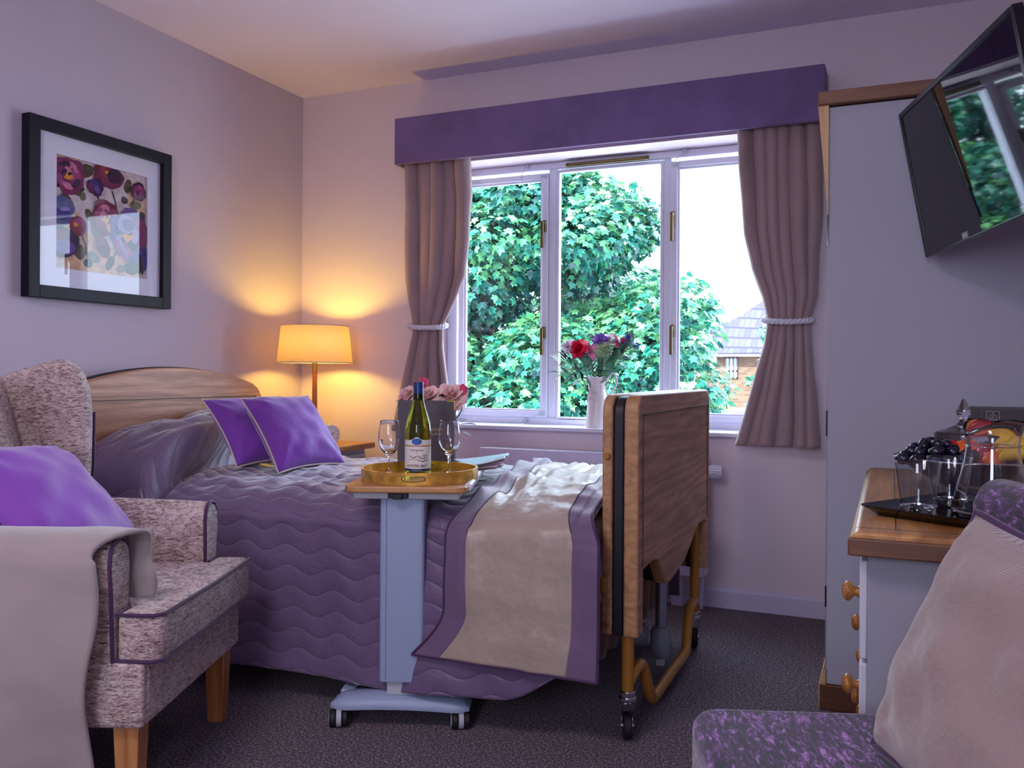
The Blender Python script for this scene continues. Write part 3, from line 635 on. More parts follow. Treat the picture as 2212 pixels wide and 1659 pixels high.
def strip(name,u0,u1,mat,nu,off=.013,lbl=None):
    o=MB().grid(lambda u,v:run_pt(u0+(u1-u0)*u,v,off),nu,120).build(name,mat,run,smooth=180,solid=.004)
    if lbl: lab(o,lbl)
    return o
UB0,UB1=.155,.84
strip('centre_panel',UB0,UB1,'runner_satin',70,.014,'shiny beige satin centre panel')
strip('border',0,UB0,'border_fabric',16,.014,'purple border on the pillow side'); strip('border',UB1,1,'border_fabric',16,.014,'purple border on the footboard side')
m=MB()
for uu in (0,1): m.tube([run_pt(uu,q/90,.014) for q in range(91)],.0042,8)
m.tube([run_pt(q/40,0,.014) for q in range(41)],.0042,8); m.tube([run_pt(q/40,1,.014) for q in range(41)],.0042,8)
lab(m.build('piping','piping_purple',run),'purple corded edge')
m=MB()
for uu in (UB0,UB1): m.tube([run_pt(uu,q/90,.0165) for q in range(91)],.0016,6)
m.build('seam','ink_grey',run)
# ------------------------------------------------------------------ cushions
def pillow(name,label,cat,TL,TR,BR,BL,th,fab,pipe,pinch=.10,puff=1.0,seed=0,group=None,wr=.010):
    TL,TR,BR,BL=map(Vector,(TL,TR,BR,BL)); c=(TL+TR+BR+BL)/4; t=thing(name,label,cat,(c.x,c.y,min(BL.z,BR.z)),0,group)
    N=((TR-TL).cross(BL-TL)).normalized(); 
    def base(u,v):
        a=2*u-1;b=2*v-1
        ka=1-pinch*(1-a*a)*abs(b)**3; kb=1-pinch*(1-b*b)*abs(a)**3
        a2=a*kb; b2=b*ka; U=(a2+1)/2;V=(b2+1)/2
        return (TL*(1-U)+TR*U)*(1-V)+(BL*(1-U)+BR*U)*V, a,b
    def fn(side):
        def g(u,v):
            p,a,b=base(u,v); h=(max(0,1-abs(a)**2.6)**.55)*(max(0,1-abs(b)**2.6)**.55)
            ed=(1-abs(a)**6)*(1-abs(b)**6)
            w=wr*nz(a*2.5+seed,b*2.5,side*3+seed)*ed+wr*.5*abs(nz(a*6+seed,b*2,seed+4))*ed*(1-h)
            cr=0
            for sx,sy in ((1,1),(-1,1),(1,-1),(-1,-1)):
                dx,dy=a-sx,b-sy; rr=math.hypot(dx,dy); an=math.atan2(dy,dx); cr+=.010*math.exp(-(rr/.55)**2)*math.sin(an*11+seed)*min(1,rr*3)
            return p-N*side*(th/2*h*puff+w+cr*ed)*1.0
        return g
    m=MB(); m.grid(fn(1),30,30); m.grid(fn(-1),30,30)
    b=m.build('cover',fab,t,smooth=180,weld=.0008)
    pts=[base(i/24,0)[0] for i in range(24)]+[base(1,i/24)[0] for i in range(24)]+[base(1-i/24,1)[0] for i in range(24)]+[base(0,1-i/24)[0] for i in range(24)]
    MB().tube(pts,.003 if pipe!='rope_purple' else .006,8,closed=True).build('piping','piping_purple' if pipe!='piping_cream' else pipe,t,smooth=180)
    return t
pillow('cushion','plum purple cushion leaning behind the front one on the bed','cushion',(-2.325,2.480,.875),(-2.250,2.835,.880),(-2.02,2.725,.648),(-2.085,2.395,.645),.12,'cushion_purple','piping_cream',seed=1,group='purple cushions on the bed')
pillow('cushion','purple ribbed cushion with cream piping, in front on the bed','cushion',(-2.175,2.515,.880),(-2.10,2.815,.885),(-1.850,2.715,.638),(-1.915,2.405,.632),.13,'cushion_purple','piping_cream',seed=5,group='purple cushions on the bed')
# ================================================================== WING ARMCHAIR
AO=(-1.563,1.70,0); AA=R(22)
ch=thing('wing_armchair','cream and mauve chenille wing armchair with purple piping','armchair',AO,AA)
def L(m): return dict(world=False)
def rbox(x0,x1,y0,y1,z0,z1,n=6):
    m=MB(); m.box(x0,x1,y0,y1,z0,z1); return m
# seat cushion T shape
outl=[(-.60,-.228),(-.092,-.228),(-.092,-.298),(-.015,-.302),(.006,-.285),(.012,0),(.006,.285),(-.015,.302),(-.092,.298),(-.092,.228),(-.60,.228)]
def seatgrid():
    m=MB(); n=len(outl)
    vs=[(x,y,.345) for x,y in outl]+[(x,y,.452) for x,y in outl]; m.add(vs,[tuple(range(n))[::-1]]+[(i,(i+1)%n,n+(i+1)%n,n+i) for i in range(n)])
    return m
m=MB().prism(outl,.345,.452,'xy'); so=m.build('seat_cushion','chair_chenille',ch,world=False,bevel=.018,seg=4,smooth=60)
m=MB(); k=[(x*1.0,y) for x,y in outl]
for z in (.449,.349): m.tube([(x,y,z) for x,y in [(-.092,-.236),(-.092,-.297),(-.015,-.301),(.006,-.284),(.012,0),(.006,.284),(-.015,.301),(-.092,.297),(-.092,.236)]],.0045,8)
m.build('cushion_piping','piping_purple',ch,world=False)
MB().box(-.62,-.028,-.29,.29,.205,.343).build('seat_base','chair_chenille',ch,world=False,bevel=.012,seg=3)
# front base corner panels
# arms: section flares outward at the top, curved front panel
def arm(s):
    def sec(x,top,in_=0):
        yi=s*.232; yo=s*.300
        pts=[(yi,.21),(yi,.43),(yi-s*.004,top-.05),(yi+s*.002,top-.022),(yi+s*.018,top-.006),(yi+s*.038,top),(yi+s*.062,top-.008),(yi+s*.078,top-.03),(yi+s*.082,top-.06),(yi+s*.074,top-.12),(yo-s*.002,.36),(yo-s*.01,.21)]
        return [(x,p[0],p[1]) for p in pts]
    m=MB(); rows=[]; xs=[-.105,-.2,-.35,-.5,-.64]; tops=[.612,.616,.62,.622,.63]
    vs=[]; 
    for x,tp in zip(xs,tops): vs+=sec(x,tp)
    n=12; fs=[(i*n+k,i*n+(k+1)%n,(i+1)*n+(k+1)%n,(i+1)*n+k) for i in range(len(xs)-1) for k in range(n)]+[tuple(range(n)),tuple(range((len(xs)-1)*n,len(xs)*n))[::-1]]
    m.add(vs,fs); a=m.build('arm','chair_chenille',ch,world=False,bevel=.006,seg=3,smooth=60)
    fp=[(-.103,p[1],p[2]) for p in sec(0,.612)]
    MB().tube([(-.101,p[1]-0*s,p[2]) for p in sec(0,.614)],.0048,8).build('arm_piping','piping_purple',a,world=False)
    m=MB(); m.prism([(p[1],p[2]) for p in sec(0,.606)],-.105,-.096,'yz'); m.build('front_panel','chair_chenille',a,world=False,bevel=.003,seg=2,smooth=60)
    MB().box(-.64,-.03,s*.232,s*.308,.205,.345).build('side_base','chair_chenille',a,world=False,bevel=.010,seg=3)
    return a
arm(-1); arm(1)
# wings
def wing(s):
    # outline in xz (front to back), thick padded
    o=[(-.46,.60),(-.452,.72),(-.450,.86),(-.456,.925),(-.472,.968),(-.495,.995),(-.525,1.012),(-.57,1.004),(-.64,.985),(-.70,.962),(-.80,.945),(-.76,.62),(-.66,.58)]
    w=MB().prism(o,s*.243,s*.312,'xz').build('wing','chair_chenille',ch,world=False,bevel=.030,seg=6,smooth=60)
    MB().tube([(x-.002,s*.311,z) for x,z in [(-.462,.60),(-.456,.72),(-.454,.80),(-.454,.86)]],.0045,8).build('wing_piping','piping_purple',w,world=False)
wing(1); wing(-1)
# back cushion
def backf(side):
    def g(u,v):
        y=-.238+.476*u; z=.44+.53*v; lean=-.545-.13*v; a=2*u-1;b=2*v-1
        th=.055*(max(0,1-abs(a)**4)**.5)*(max(0,1-abs(b)**4)**.5)
        return (lean+side*th+(-.02),y,z+.012*(1-a*a)*v)
    return g
m=MB(); m.grid(backf(1),16,16); m.grid(backf(-1),16,16); m.build('back_cushion','chair_chenille',ch,world=False,smooth=180,weld=.001)
MB().prism([(-.66,.21),(-.78,.97),(-.83,.955),(-.76,.21)],-.30,.30,'xz').build('back_frame','chair_chenille',ch,world=False,bevel=.015,seg=3)
for sx,sy in ((-.075,1),(-.075,-1),(-.68,1),(-.68,-1)):
    f=sx>-.3; m=MB(); t0,t1=.028,.021; y=sy*.262; x=sx
    m.add([(x-t1+(0 if f else -.03),y-t1,0),(x+t1+(0 if f else -.03),y-t1,0),(x+t1+(0 if f else -.03),y+t1,0),(x-t1+(0 if f else -.03),y+t1,0),(x-t0,y-t0,.207),(x+t0,y-t0,.207),(x+t0,y+t0,.207),(x-t0,y+t0,.207)],[(0,3,2,1),(4,5,6,7),(0,1,5,4),(1,2,6,5),(2,3,7,6),(3,0,4,7)])
    m.build('leg','leg_wood',ch,world=False,bevel=.002)
# cushion on the armchair (corners via the chair's own axes)
mc=rootm(ch)
W=lambda x,y,z: mc@Vector((x,y,z))
pillow('cushion','large bright violet cushion on the cream wing armchair','cushion',W(-.545,-.215,.80),W(-.50,.175,.775),W(-.245,.19,.478),W(-.30,-.215,.478),.17,'cushion_violet','piping_purple',seed=9,pinch=.07,wr=.014)
# throw over the near arm
th=thing('throw_blanket','beige wool throw hanging over the near arm of the armchair','blanket',tuple(W(-.4,-.32,.02)),AA)
def thr(u,v):
    # v: 0 inner hem -> 1 outer hem ; u: 0 back -> 1 front
    f=sm(.0,.25,.25-v)
    x=-.78+(.78-.112+.055*(1-sm(.16,.34,v)))*u
    if v<.16: q=v/.16; y=-.192-.012*math.sin(PI*q*1.1); z=.462+(.60-.462)*q
    elif v<.34:
        q=(v-.16)/.18; a=PI*q; y=-.268+.076*math.cos(a)-.010*q; z=.60+.034*math.sin(a)-.02*q
    else:
        q=(v-.34)/.66; y=-.354-.012*math.sin(q*3)-.014*q; z=.58-.555*q
        y-=.026*math.sin(x*17+1.5*q)*q+.008*nz(x*6,q*3,2)
        x+= -.012*q*u+.010*math.sin(q*9)*u*u
    # folds at the front edge
    if v<.34: 
        x+=.010*math.sin(v*34)*u**6; y+=.006*math.sin(v*60)*u**4*.6; 
    z+=.004*nz(x*9,v*9,7); y+=.003*nz(x*12,v*12,9)
    return W(x,y,z)
MB().grid(thr,60,110).build('blanket_cloth','throw_wool',th,smooth=180,solid=.010)
# ================================================================== OVERBED TABLE
TA=R(20.5); tb=thing('overbed_table','wheeled overbed table with oak top and pale grey column','table',(-1.245,2.11,0),TA)
mt=rootm(tb)
def rr(x0,x1,y0,y1,r,n=6):
    o=[]
    for cx_,cy_,a0 in ((x1-r,y0+r,-90),(x1-r,y1-r,0),(x0+r,y1-r,90),(x0+r,y0+r,180)):
        for i in range(n+1): a=R(a0+90*i/n); o.append((cx_+r*math.cos(a),cy_+r*math.sin(a)))
    return o
MB().prism(rr(-.157,.183,-.075,.545,.035),.652,.6695,'xy').build('table_top','table_oak',tb,world=False,bevel=.004,seg=3,smooth=30)
m=MB(); 
def lipy(x): return x
m.prism([(.170,.668),(.176,.674),(.186,.676),(.192,.671),(.188,.654),(.178,.652)],-.03,.53,'xz'); lab(m.build('edge_lip','white_gloss',tb,world=False,bevel=.002),'raised pale edge strip along the right side')
lab(MB().box(-.132,.158,-.050,.50,.632,.652).build('top_support','light_grey_plastic',tb,world=False,bevel=.003),'pale metal support tray under the top')
m=MB(); m.box(-.035,.02,-.062,-.048,.636,.652); m.box(-.02,.006,-.07,-.06,.634,.648); lab(m.build('tilt_catch','dark_plastic',tb,world=False,bevel=.002),'dark tilt catch under the front edge')
co=MB().prism(rr(-.062,.062,-.035,.035,.012),.125,.633,'xy').build('column','grey_metal',tb,world=False,bevel=.002,smooth=30)
MB().box(-.0435,-.0425,-.0356,-.034,.13,.63).build('column_seam','ink_grey',co,world=False); 
MB().prism(rr(-.042,.042,-.024,.024,.004),.088,.126,'xy').build('inner_column','light_grey_plastic',tb,world=False)
# base: bowed bar with two legs running under the bed
m=MB(); N_=24; vs=[];
for i in range(N_+1):
    q=i/N_; x=-.195+.385*q; k=abs(2*q-1); top=.092-.016*k**2-.014*max(0,(k-.85)/.15)**2; bot=.052-.010*(1-k)+(-.002 if k>.8 else 0)+.004; bot=.046+.008*(1-k**2)-(.0 if k<.8 else -.006*(k-.8)/.2)
    hw=.048-.012*max(0,(k-.8)/.2)**2; ins=.014+.01*(1-k)
    vs+=[(x,-hw,bot),(x,-hw-.002,bot+.012),(x,-hw+ins*.35,(top+bot)/2+.008),(x,-hw+ins*1.6,top-.002),(x,0,top),(x,hw-ins,top-.003),(x,hw,bot+.01),(x,hw,bot)]
n=8; m.add(vs,[(i*n+k,i*n+(k+1)%n,(i+1)*n+(k+1)%n,(i+1)*n+k) for i in range(N_) for k in range(n)]+[tuple(range(n)),tuple(range(N_*n,N_*n+n))[::-1]])
m.build('base_bar','grey_metal',tb,world=False,smooth=50)
for s in (-1,1): MB().box(s*.165-.02,s*.165+.02,.03,.62,.055,.078).build('base_leg','grey_metal',tb,world=False,bevel=.006,seg=3)
for x,y in ((-.172,-.035),(.165,-.025),(-.165,.58),(.165,.58)):
    Mx=Matrix.Translation((x,y,0))@Matrix.Rotation(R(12),4,'Z')
    m=MB(); m.tube([(-.026,0,.024),(-.008,0,.024)],.024,24); m.tube([(.008,0,.024),(.024,0,.024)],.024,24); m.v=[Mx@Vector(p) for p in m.v]; w=m.build('caster','rubber_black',tb,world=False,bevel=.004)
    m=MB(); m.tube([(-.0275,0,.024),(-.0255,0,.024)],.018,20); m.tube([(-.007,0,.026),(.007,0,.026)],.0255,24); m.box(-.006,.006,-.006,.006,.045,.058); m.v=[Mx@Vector(p) for p in m.v]; lab(m.build('caster_hub','caster_grey',w,world=False,bevel=.002),'pale grey hub and centre band')
TZ=.670
# tray
tc=(-1.263,2.229); ta=R(23.5)
ty=thing('serving_tray','round gold wooden tray with slot handles on the overbed table','tray',(tc[0],tc[1],TZ),ta)
m=MB(); m.lathe([(0,.0),(.166,.0),(.166,.006),(0,.006)],(0,0,0),64); m.build('tray_base','gold_wood',ty,world=False)
def traywall(m):
    n=144; ro,ri=.170,.1625; z0,z1=.0,.0335
    slots=[(-90,10.5),(90,10.5)]
    zs=[z0,.012,.024,z1]
    vs=[]; 
    for i in range(n):
        a=2*PI*i/n
        for rr_ in (ro,ri):
            for z in zs: vs.append((rr_*math.cos(a),rr_*math.sin(a),z))
    def hole(i):
        d=math.degrees(2*PI*(i+.5)/n)
        return any(abs((d-c+180)%360-180)<w for c,w in slots)
    fs=[]
    for i in range(n):
        j=(i+1)%n; A=i*8;B=j*8
        for k in range(3):
            if k==1 and hole(i): continue
            fs.append((A+k,B+k,B+k+1,A+k+1)); fs.append((A+4+k,A+5+k,B+5+k,B+4+k))
        fs.append((A+3,B+3,B+7,A+7)); fs.append((A,A+4,B+4,B))
        if hole(i):
            fs.append((A+1,A+5,B+5,B+1)); fs.append((A+2,B+2,B+6,A+6))
            if not hole((i-1)%n): fs.append((A+1,A+2,A+6,A+5))
            if not hole(j): fs.append((B+1,B+5,B+6,B+2))
    m.add(vs,fs)
m=MB(); traywall(m); m.build('tray_rim','gold_wood',ty,world=False,smooth=40)
for c in (-90,90):
    pts=[]
    for k in range(40):
        t_=2*PI*k/40; ang=R(c)+R(10.8)*math.copysign(abs(math.cos(t_))**.5,math.cos(t_)); z=.018+.0072*math.copysign(abs(math.sin(t_))**.7,math.sin(t_)); pts.append((.171*math.cos(ang),.171*math.sin(ang),z))
    MB().tube(pts,.0016,6,closed=True).build('handle_trim','gold_brass',ty,world=False)
# bottle
bx,by=-1.294,2.272; bz=TZ+.0062
bt=thing('wine_bottle','green bottle of Chardonnay white wine with blue screw cap','bottle',(bx,by,bz),ta)
lab(bt,'green white wine bottle with blue cap standing on the gold tray')
MB().lathe([(.0,.003),(.034,.0),(.0385,.004),(.0392,.012),(.0392,.115),(.0388,.130),(.0365,.150),(.031,.172),(.0245,.192),(.0185,.212),(.0155,.228),(.0148,.24),(.0145,.262),(.0,.262)],(0,0,0),56).build('bottle_glass','bottle_glass',bt,world=False,smooth=180)
MB().lathe([(.0,.274),(.0142,.274),(.0148,.272),(.0148,.222),(.0142,.2215),(.0,.2215)],(0,0,0),40).build('screw_cap','foil_blue',bt,world=False)
for z in (.268,.228): MB().tube([(.0149*math.cos(2*PI*i/32),.0149*math.sin(2*PI*i/32),z) for i in range(32)],.0006,6,closed=True).build('cap_ridge','label_blue',bt,world=False)
def wrap(zlo,zhi,rad,a0,a1,mat,name,arch=0,par=None):
    m=MB(); m.grid(lambda u,v:((rad)*math.sin(a0+(a1-a0)*u),-(rad)*math.cos(a0+(a1-a0)*u),zlo+(zhi+arch*math.exp(-((a0+(a1-a0)*u)/.28)**2)-zlo)*v),48,6); return m.build(name,mat,par or bt,world=False,smooth=180)
lb=wrap(.012,.104,.0396,-1.35,1.35,'label_white','label',.009)
wrap(.085,.0885,.0398,-1.35,1.35,'label_gold','label_band',0,lb); wrap(.0125,.0195,.0398,-1.35,1.35,'label_navy','label_band',0,lb)
m=MB(); m.grid(lambda u,v:(.0400*math.sin(.38*v*math.cos(2*PI*u)),-.0400*math.cos(.38*v*math.cos(2*PI*u)),.0995+.0098*v*math.sin(2*PI*u)),40,6); m.build('label_oval','label_blue',lb,world=False,smooth=0)
mb_=rootm(bt)
def btxt(s,size,z,mat,w=0):
    def wp(p): a=p.x/.0401; return (.0402*math.sin(a),-.0402*math.cos(a)+0,z+p.y)
    text('label_print',s,size,mat,lb,mb_,0.0001,wp,weight=w)
btxt('MARLBOROUGH',.0034,.0867,'label_white'); btxt('Chardonnay',.0085,.0745,'ink_black'); btxt('2020',.0035,.0675,'ink_grey'); btxt('OYSTER BAY',.0112,.0275,'ink_black',.0001); btxt('NEW ZEALAND',.0042,.016,'label_white')
m=MB(); rr2=random.Random(3)
for k in range(22):
    z=.040+rr2.random()*.020; a=rr2.uniform(-.75,.6); l_=rr2.uniform(.12,.5)
    m.tube([(.0401*math.sin(a+l_*q/6),-.0401*math.cos(a+l_*q/6),z+.0015*math.sin(q*1.3+k)) for q in range(7)],.0004,4)
m.build('label_drawing','ink_black',lb,world=False)
def wineglass(x,y,lbl):
    g=thing('wine_glass',lbl,'wine glass',(x,y,bz),0,'wine glasses on the gold tray')
    pr=[(0,0),(.030,0),(.031,.0012),(.012,.0035),(.0045,.008),(.0036,.02),(.0036,.045),(.0055,.056),(.016,.064),(.026,.076),(.0320,.094),(.0332,.108),(.0318,.128),(.0288,.148),(.0272,.160),(.0268,.1608),(.0264,.160),(.0278,.148),(.0307,.128),(.0320,.108),(.0308,.094),(.0248,.078),(.0145,.067),(.003,.0625),(0,.0622)]
    MB().lathe(pr,(0,0,0),48).build('glass_bowl','clear_glass',g,world=False,smooth=180); return g
wineglass(-1.365,2.225,'empty stemmed wine glass left of the bottle on the tray'); wineglass(-1.209,2.309,'empty stemmed wine glass right of the bottle on the tray')
# folder
fo=thing('menu_folder','tall grey folder with gold corner standing behind the bottle','folder',(-1.43,2.567,TZ),R(18))
MB().box(-.0965,.0965,-.010,-.006,0,.2155).build('front_cover','folder_grey',fo,world=False,bevel=.0015); MB().box(-.0965,.0965,.010,.014,0,.2155).build('back_cover','folder_grey',fo,world=False,bevel=.0015)
MB().box(-.097,-.0945,-.009,.013,0,.2155).build('spine','folder_grey',fo,world=False,bevel=.001); MB().box(-.092,.094,-.006,.010,.002,.2135).build('pages','label_white',fo,world=False)
m=MB(); m.box(.070,.0972,-.0112,-.0098,.2125,.2162); m.box(.0945,.0972,-.0112,-.0098,.186,.2162); m.box(.070,.0972,-.0105,-.005,.2155,.2165); m.box(.0962,.0974,-.0105,-.005,.186,.2162); m.build('corner_trim','gold_brass',fo,world=False)
mf=rootm(fo); RX=Matrix.Rotation(PI/2,4,'X')
text('lettering','BARCHESTER',.0125,'gold_print',fo,mf@Matrix.Translation((.012,-.0103,.118))@RX); text('lettering','celebrating life',.0105,'gold_print',fo,mf@Matrix.Translation((.010,-.0103,.104))@RX)
m=MB()
for k in range(5): m.tube([(.006+.008*math.cos(a_/10*2*PI+k)*(1+.2*k)*.8,-.0104,.139+.006*math.sin(a_/10*2*PI)*(1+.15*k)*.8+.001*k) for a_ in range(9)],.0005,4)
m.build('emblem','gold_print',fo,world=False)
# magazines
def mag(lbl,pts,z0,colr,name_m,lift):
    t=thing('magazine',lbl,'magazine',(sum(p[0] for p in pts)/4,sum(p[1] for p in pts)/4,z0),0,'magazines on the overbed table')
    a,b,c,d=[Vector((p[0],p[1],0)) for p in pts]
    def f(off):
        return lambda u,v:(a*(1-u)+b*u)*(1-v)+(d*(1-u)+c*u)*v+Vector((0,0,z0+off+lift*u**2+.003*math.sin(PI*v*2+u*3)*u+.004*(1-u)*math.sin(PI*v)))
    m=MB(); m.grid(f(.0085),20,14); m.build('cover',name_m,t,smooth=180,solid=.0008)
    m=MB(); m.grid(f(.001),20,14); m.grid(f(.0075),20,14); 
    for e in range(8): m.grid(f(.0015+e*.0008),20,14)
    m.build('pages','label_white',t,smooth=180); return t
t=NT('magazine_cover'); f_=t.noise(t.coord('Object',(14,30,10)),1.4,5,.6,1.5); t.link(t.ramp(f_,[(.35,lin((60,140,190))),(.45,lin((130,190,220))),(.55,lin((214,196,206))),(.65,lin((120,150,190)))]),t.b.inputs['Base Color']); t.setb(Roughness=.3); M['magazine_cover']=t.m
mag('glossy magazine with pale blue cover, upper one on the overbed table',[(-1.36,2.60),(-1.185,2.70),(-1.125,2.53),(-1.215,2.43)][::1],TZ+.010,None,'magazine_cover',.020)
mag('open magazine lying below the blue covered one on the table',[(-1.33,2.56),(-1.17,2.62),(-1.14,2.50),(-1.215,2.42)],TZ+.0005,None,'petal_pale',.004)
# ================================================================== FLOWERS
def frame_to(d):
    d=Vector(d).normalized(); up=Vector((0,0,1)) if abs(d.z)<.95 else Vector((1,0,0))
    x=up.cross(d).normalized(); y=d.cross(x); return Matrix((x,y,d)).transposed()
def petals(m,c,d,rings,seed=0,n=5,ruf=0):
    """rings: (count, base radius, length, width, opening angle deg, curl)"""
    F=frame_to(d); c=Vector(c); rd=random.Random(seed)
    for ri,(cnt,r0,ln,w,op,curl) in enumerate(rings):
        for k in range(cnt):
            a=2*PI*(k+.5*(ri%2))/cnt+rd.uniform(-.15,.15); o0=R(op)+rd.uniform(-.08,.08); l2=ln*rd.uniform(.9,1.1)
            ca,sa=math.cos(a),math.sin(a)
            def f(u,v):
                s=2*u-1; o=o0+curl*v; rad=r0; zz=0
                st=8
                rad+=l2*v*math.sin(o0+curl*v*.5); zz+=l2*v*math.cos(o0+curl*v*.5)
                ww=w*math.sin(PI*min(1,.12+.80*v**.8))**.8*.5
                off=s*ww; rad-=abs(s)**2*ww*.45*math.cos(o)
                if ruf: zz+=ruf*math.sin(s*7+k)*v*v; rad+=ruf*math.cos(s*9+k*2)*v*v
                p=Vector((rad*ca-off*sa,rad*sa+off*ca,zz)); return c+F@p
            m.grid(f,n,n)
def stemcurve(a,b,bend=(0,0,0),n=8):
    a,b=Vector(a),Vector(b); return [a.lerp(b,i/n)+Vector(bend)*math.sin(PI*i/n) for i in range(n+1)]
def leafblade(m,base,d,L_,w,droop=.3,seed=0,n=8):
    d=Vector(d).normalized(); up=Vector((0,0,1)); sd=d.cross(up)
    if sd.length<.05: sd=Vector((1,0,0))
    sd.normalize(); nn=sd.cross(d)
    def f(u,v):
        s=2*u-1; ww=w*math.sin(PI*(v*.94+.03))**.8*.5
        return Vector(base)+d*L_*v+sd*s*ww-up*droop*L_*v*v+nn*abs(s)*ww*.3
    m.grid(f,4,n)
def bloom(name,label,kind,c,d,root,group,size=1,leaves=(),bend=(0,0,0),mat=None):
    t=thing(name,label,'flower',tuple(root),0,group)
    MB().tube(stemcurve(root,c,bend),[.0022*size**.3]*9,6).build('stem','stem_green',t)
    m=MB(); s=size*1.12; c=Vector(c); dd=Vector(d).normalized()
    if kind=='rose':
        petals(m,c,d,[(3,.001*s,.030*s,.022*s,4,.15),(4,.003*s,.031*s,.028*s,10,.3),(5,.005*s,.031*s,.032*s,22,.5),(6,.007*s,.030*s,.034*s,38,.8),(6,.008*s,.028*s,.034*s,58,1.0)],3)
    elif kind=='openrose':
        petals(m,c,d,[(4,.001,.026*s,.024*s,6,.2),(5,.004*s,.028*s,.03*s,18,.4),(6,.006*s,.030*s,.036*s,36,.6),(7,.007*s,.031*s,.038*s,56,.8),(7,.008*s,.030*s,.038*s,76,.8)],5)
    elif kind=='bud':
        petals(m,c,d,[(3,.001,.030*s,.018*s,3,.05),(4,.004*s,.029*s,.022*s,12,-.15),(4,.006*s,.026*s,.022*s,20,.0)],4)
    elif kind=='mum':
        petals(m,c,d,[(10,.001,.012,.005,8,.3),(16,.003,.022,.0055,28,.3),(22,.004,.029,.006,48,.3),(26,.005,.034,.0065,68,.3),(28,.005,.036,.0065,86,.2)],2,3)
    elif kind=='carnation':
        petals(m,c,d,[(5,.001,.018*s,.018*s,10,.4),(8,.002,.021*s,.02*s,30,.5),(10,.003,.023*s,.02*s,52,.5),(12,.003,.024*s,.02*s,74,.4)],6,6,.0025*s)
    elif kind=='iris':
        petals(m,c,d,[(3,.002,.034*s,.014*s,12,.3),(3,.002,.036*s,.018*s,50,1.3),(3,.002,.026*s,.008*s,35,.6),(4,.002,.03*s,.012*s,70,.8)],7,5,.002)
    m.build('bloom',mat,t,smooth=180)
    m=MB(); petals(m,c-dd*.004,d,[(5,.003,.016*s,.007*s,70 if kind!='bud' else 30,.3)],2,3); m.ball(c-dd*.002,.0055*s); m.build('calyx','leaf_green',t,smooth=180)
    if leaves:
        m=MB()
        for b,dr,L_,w,dp in leaves: leafblade(m,b,dr,L_,w,dp)
        m.build('leaf','leaf_dark',t,smooth=180)
    return t
# jug on the sill
jx,jy=-1.222,3.775; SZ=.735
jg=thing('flower_jug','tall white enamel jug of mixed flowers on the windowsill','jug',(jx,jy,SZ),R(-20))
lab(jg,'tall cream enamel jug standing on the windowsill')
def jw(p,i):
    return (p.x,p.y,p.z)
def jlip(p,i):
    k=sm(.20,.232,p.z); a=math.atan2(p.y,p.x); 
    sp=math.exp(-((abs(a)-PI)/.55)**2) if p.x<0 else 0
    return (p.x*(1+.18*k*sp),p.y*(1-.08*k*sp),p.z+.004*k*sp)
MB().lathe([(0,0),(.0515,0),(.0525,.003),(.0505,.02),(.047,.08),(.0425,.14),(.0395,.176),(.0412,.179),(.0412,.184),(.0395,.187),(.0425,.202),(.0560,.2235),(.0615,.2295),(.060,.2300),(.041,.203),(.038,.186),(.038,.10),(0,.095)],(0,0,0),56,warp=jlip).build('jug_body','enamel_white',jg,world=False,smooth=60)
MB().tube(smoothpath([(.057,0,.224),(.068,0,.240),(.084,0,.246),(.102,0,.235),(.109,0,.212),(.100,0,.185),(.080,0,.160),(.058,0,.135),(.043,0,.118)],6),.0034,10).build('handle','enamel_white',jg,world=False)
m=MB(); rq=random.Random(5)
for k in range(26):
    a=-PI/2+rq.uniform(-.75,.75); z=rq.uniform(.125,.168)-.02*abs(a+PI/2); rr_=.0448-(z-.12)*.075+.0006; pts=[]
    for q in range(9):
        t_=q/8*PI*1.4; aa=a+.13*math.cos(t_)*(1-q/12); zz=z+.007*math.sin(t_)*(1-q/12); pts.append(((rr_+.0003)*math.cos(aa),(rr_+.0003)*math.sin(aa),zz))
    m.tube(pts,.0011,5)
lab(m.build('relief','enamel_white',jg,world=False,smooth=180),'embossed scroll relief')
G='flowers in the white jug'
def rt(dx,dy): return Vector((jx+dx,jy+dy,SZ+.105))
bloom('chrysanthemum','large pale pink chrysanthemum at the left of the jug','mum',(-1.338,3.705,1.100),(-.35,-.75,.5),rt(-.012,-.01),G,1.15,mat='petal_pale')
bloom('rose','bright crimson rose in the white jug','rose',(-1.280,3.700,1.085),(-.35,-.75,.5),rt(-.006,-.014),G,1.25,[((-1.285,3.715,1.06),(-.7,-.5,.3),.05,.03,.3),((-1.27,3.72,1.05),(.5,-.6,.2),.045,.028,.3)],mat='petal_red')
bloom('lily','pink flower beside the crimson rose in the jug','iris',(-1.238,3.725,1.075),(.1,-.7,.6),rt(0,-.01),G,1.35,mat='petal_pink')
bloom('carnation','lilac carnation at the top of the jug','carnation',(-1.200,3.745,1.128),(0,-.6,.8),rt(.004,-.004),G,1.25,mat='petal_lilac')
bloom('rose','white rose behind the lilac carnation','rose',(-1.158,3.775,1.115),(.2,-.4,.8),rt(.008,.004),G,1.25,mat='petal_white')
bloom('carnation','pale green carnation in the middle of the jug','carnation',(-1.178,3.73,1.085),(0,-.8,.5),rt(.006,-.012),G,1.45,mat='petal_green')
bloom('alstroemeria','coral flower bud right of the green carnation','bud',(-1.125,3.765,1.098),(.1,-.3,1),rt(.012,-.004),G,.85,mat='petal_coral')
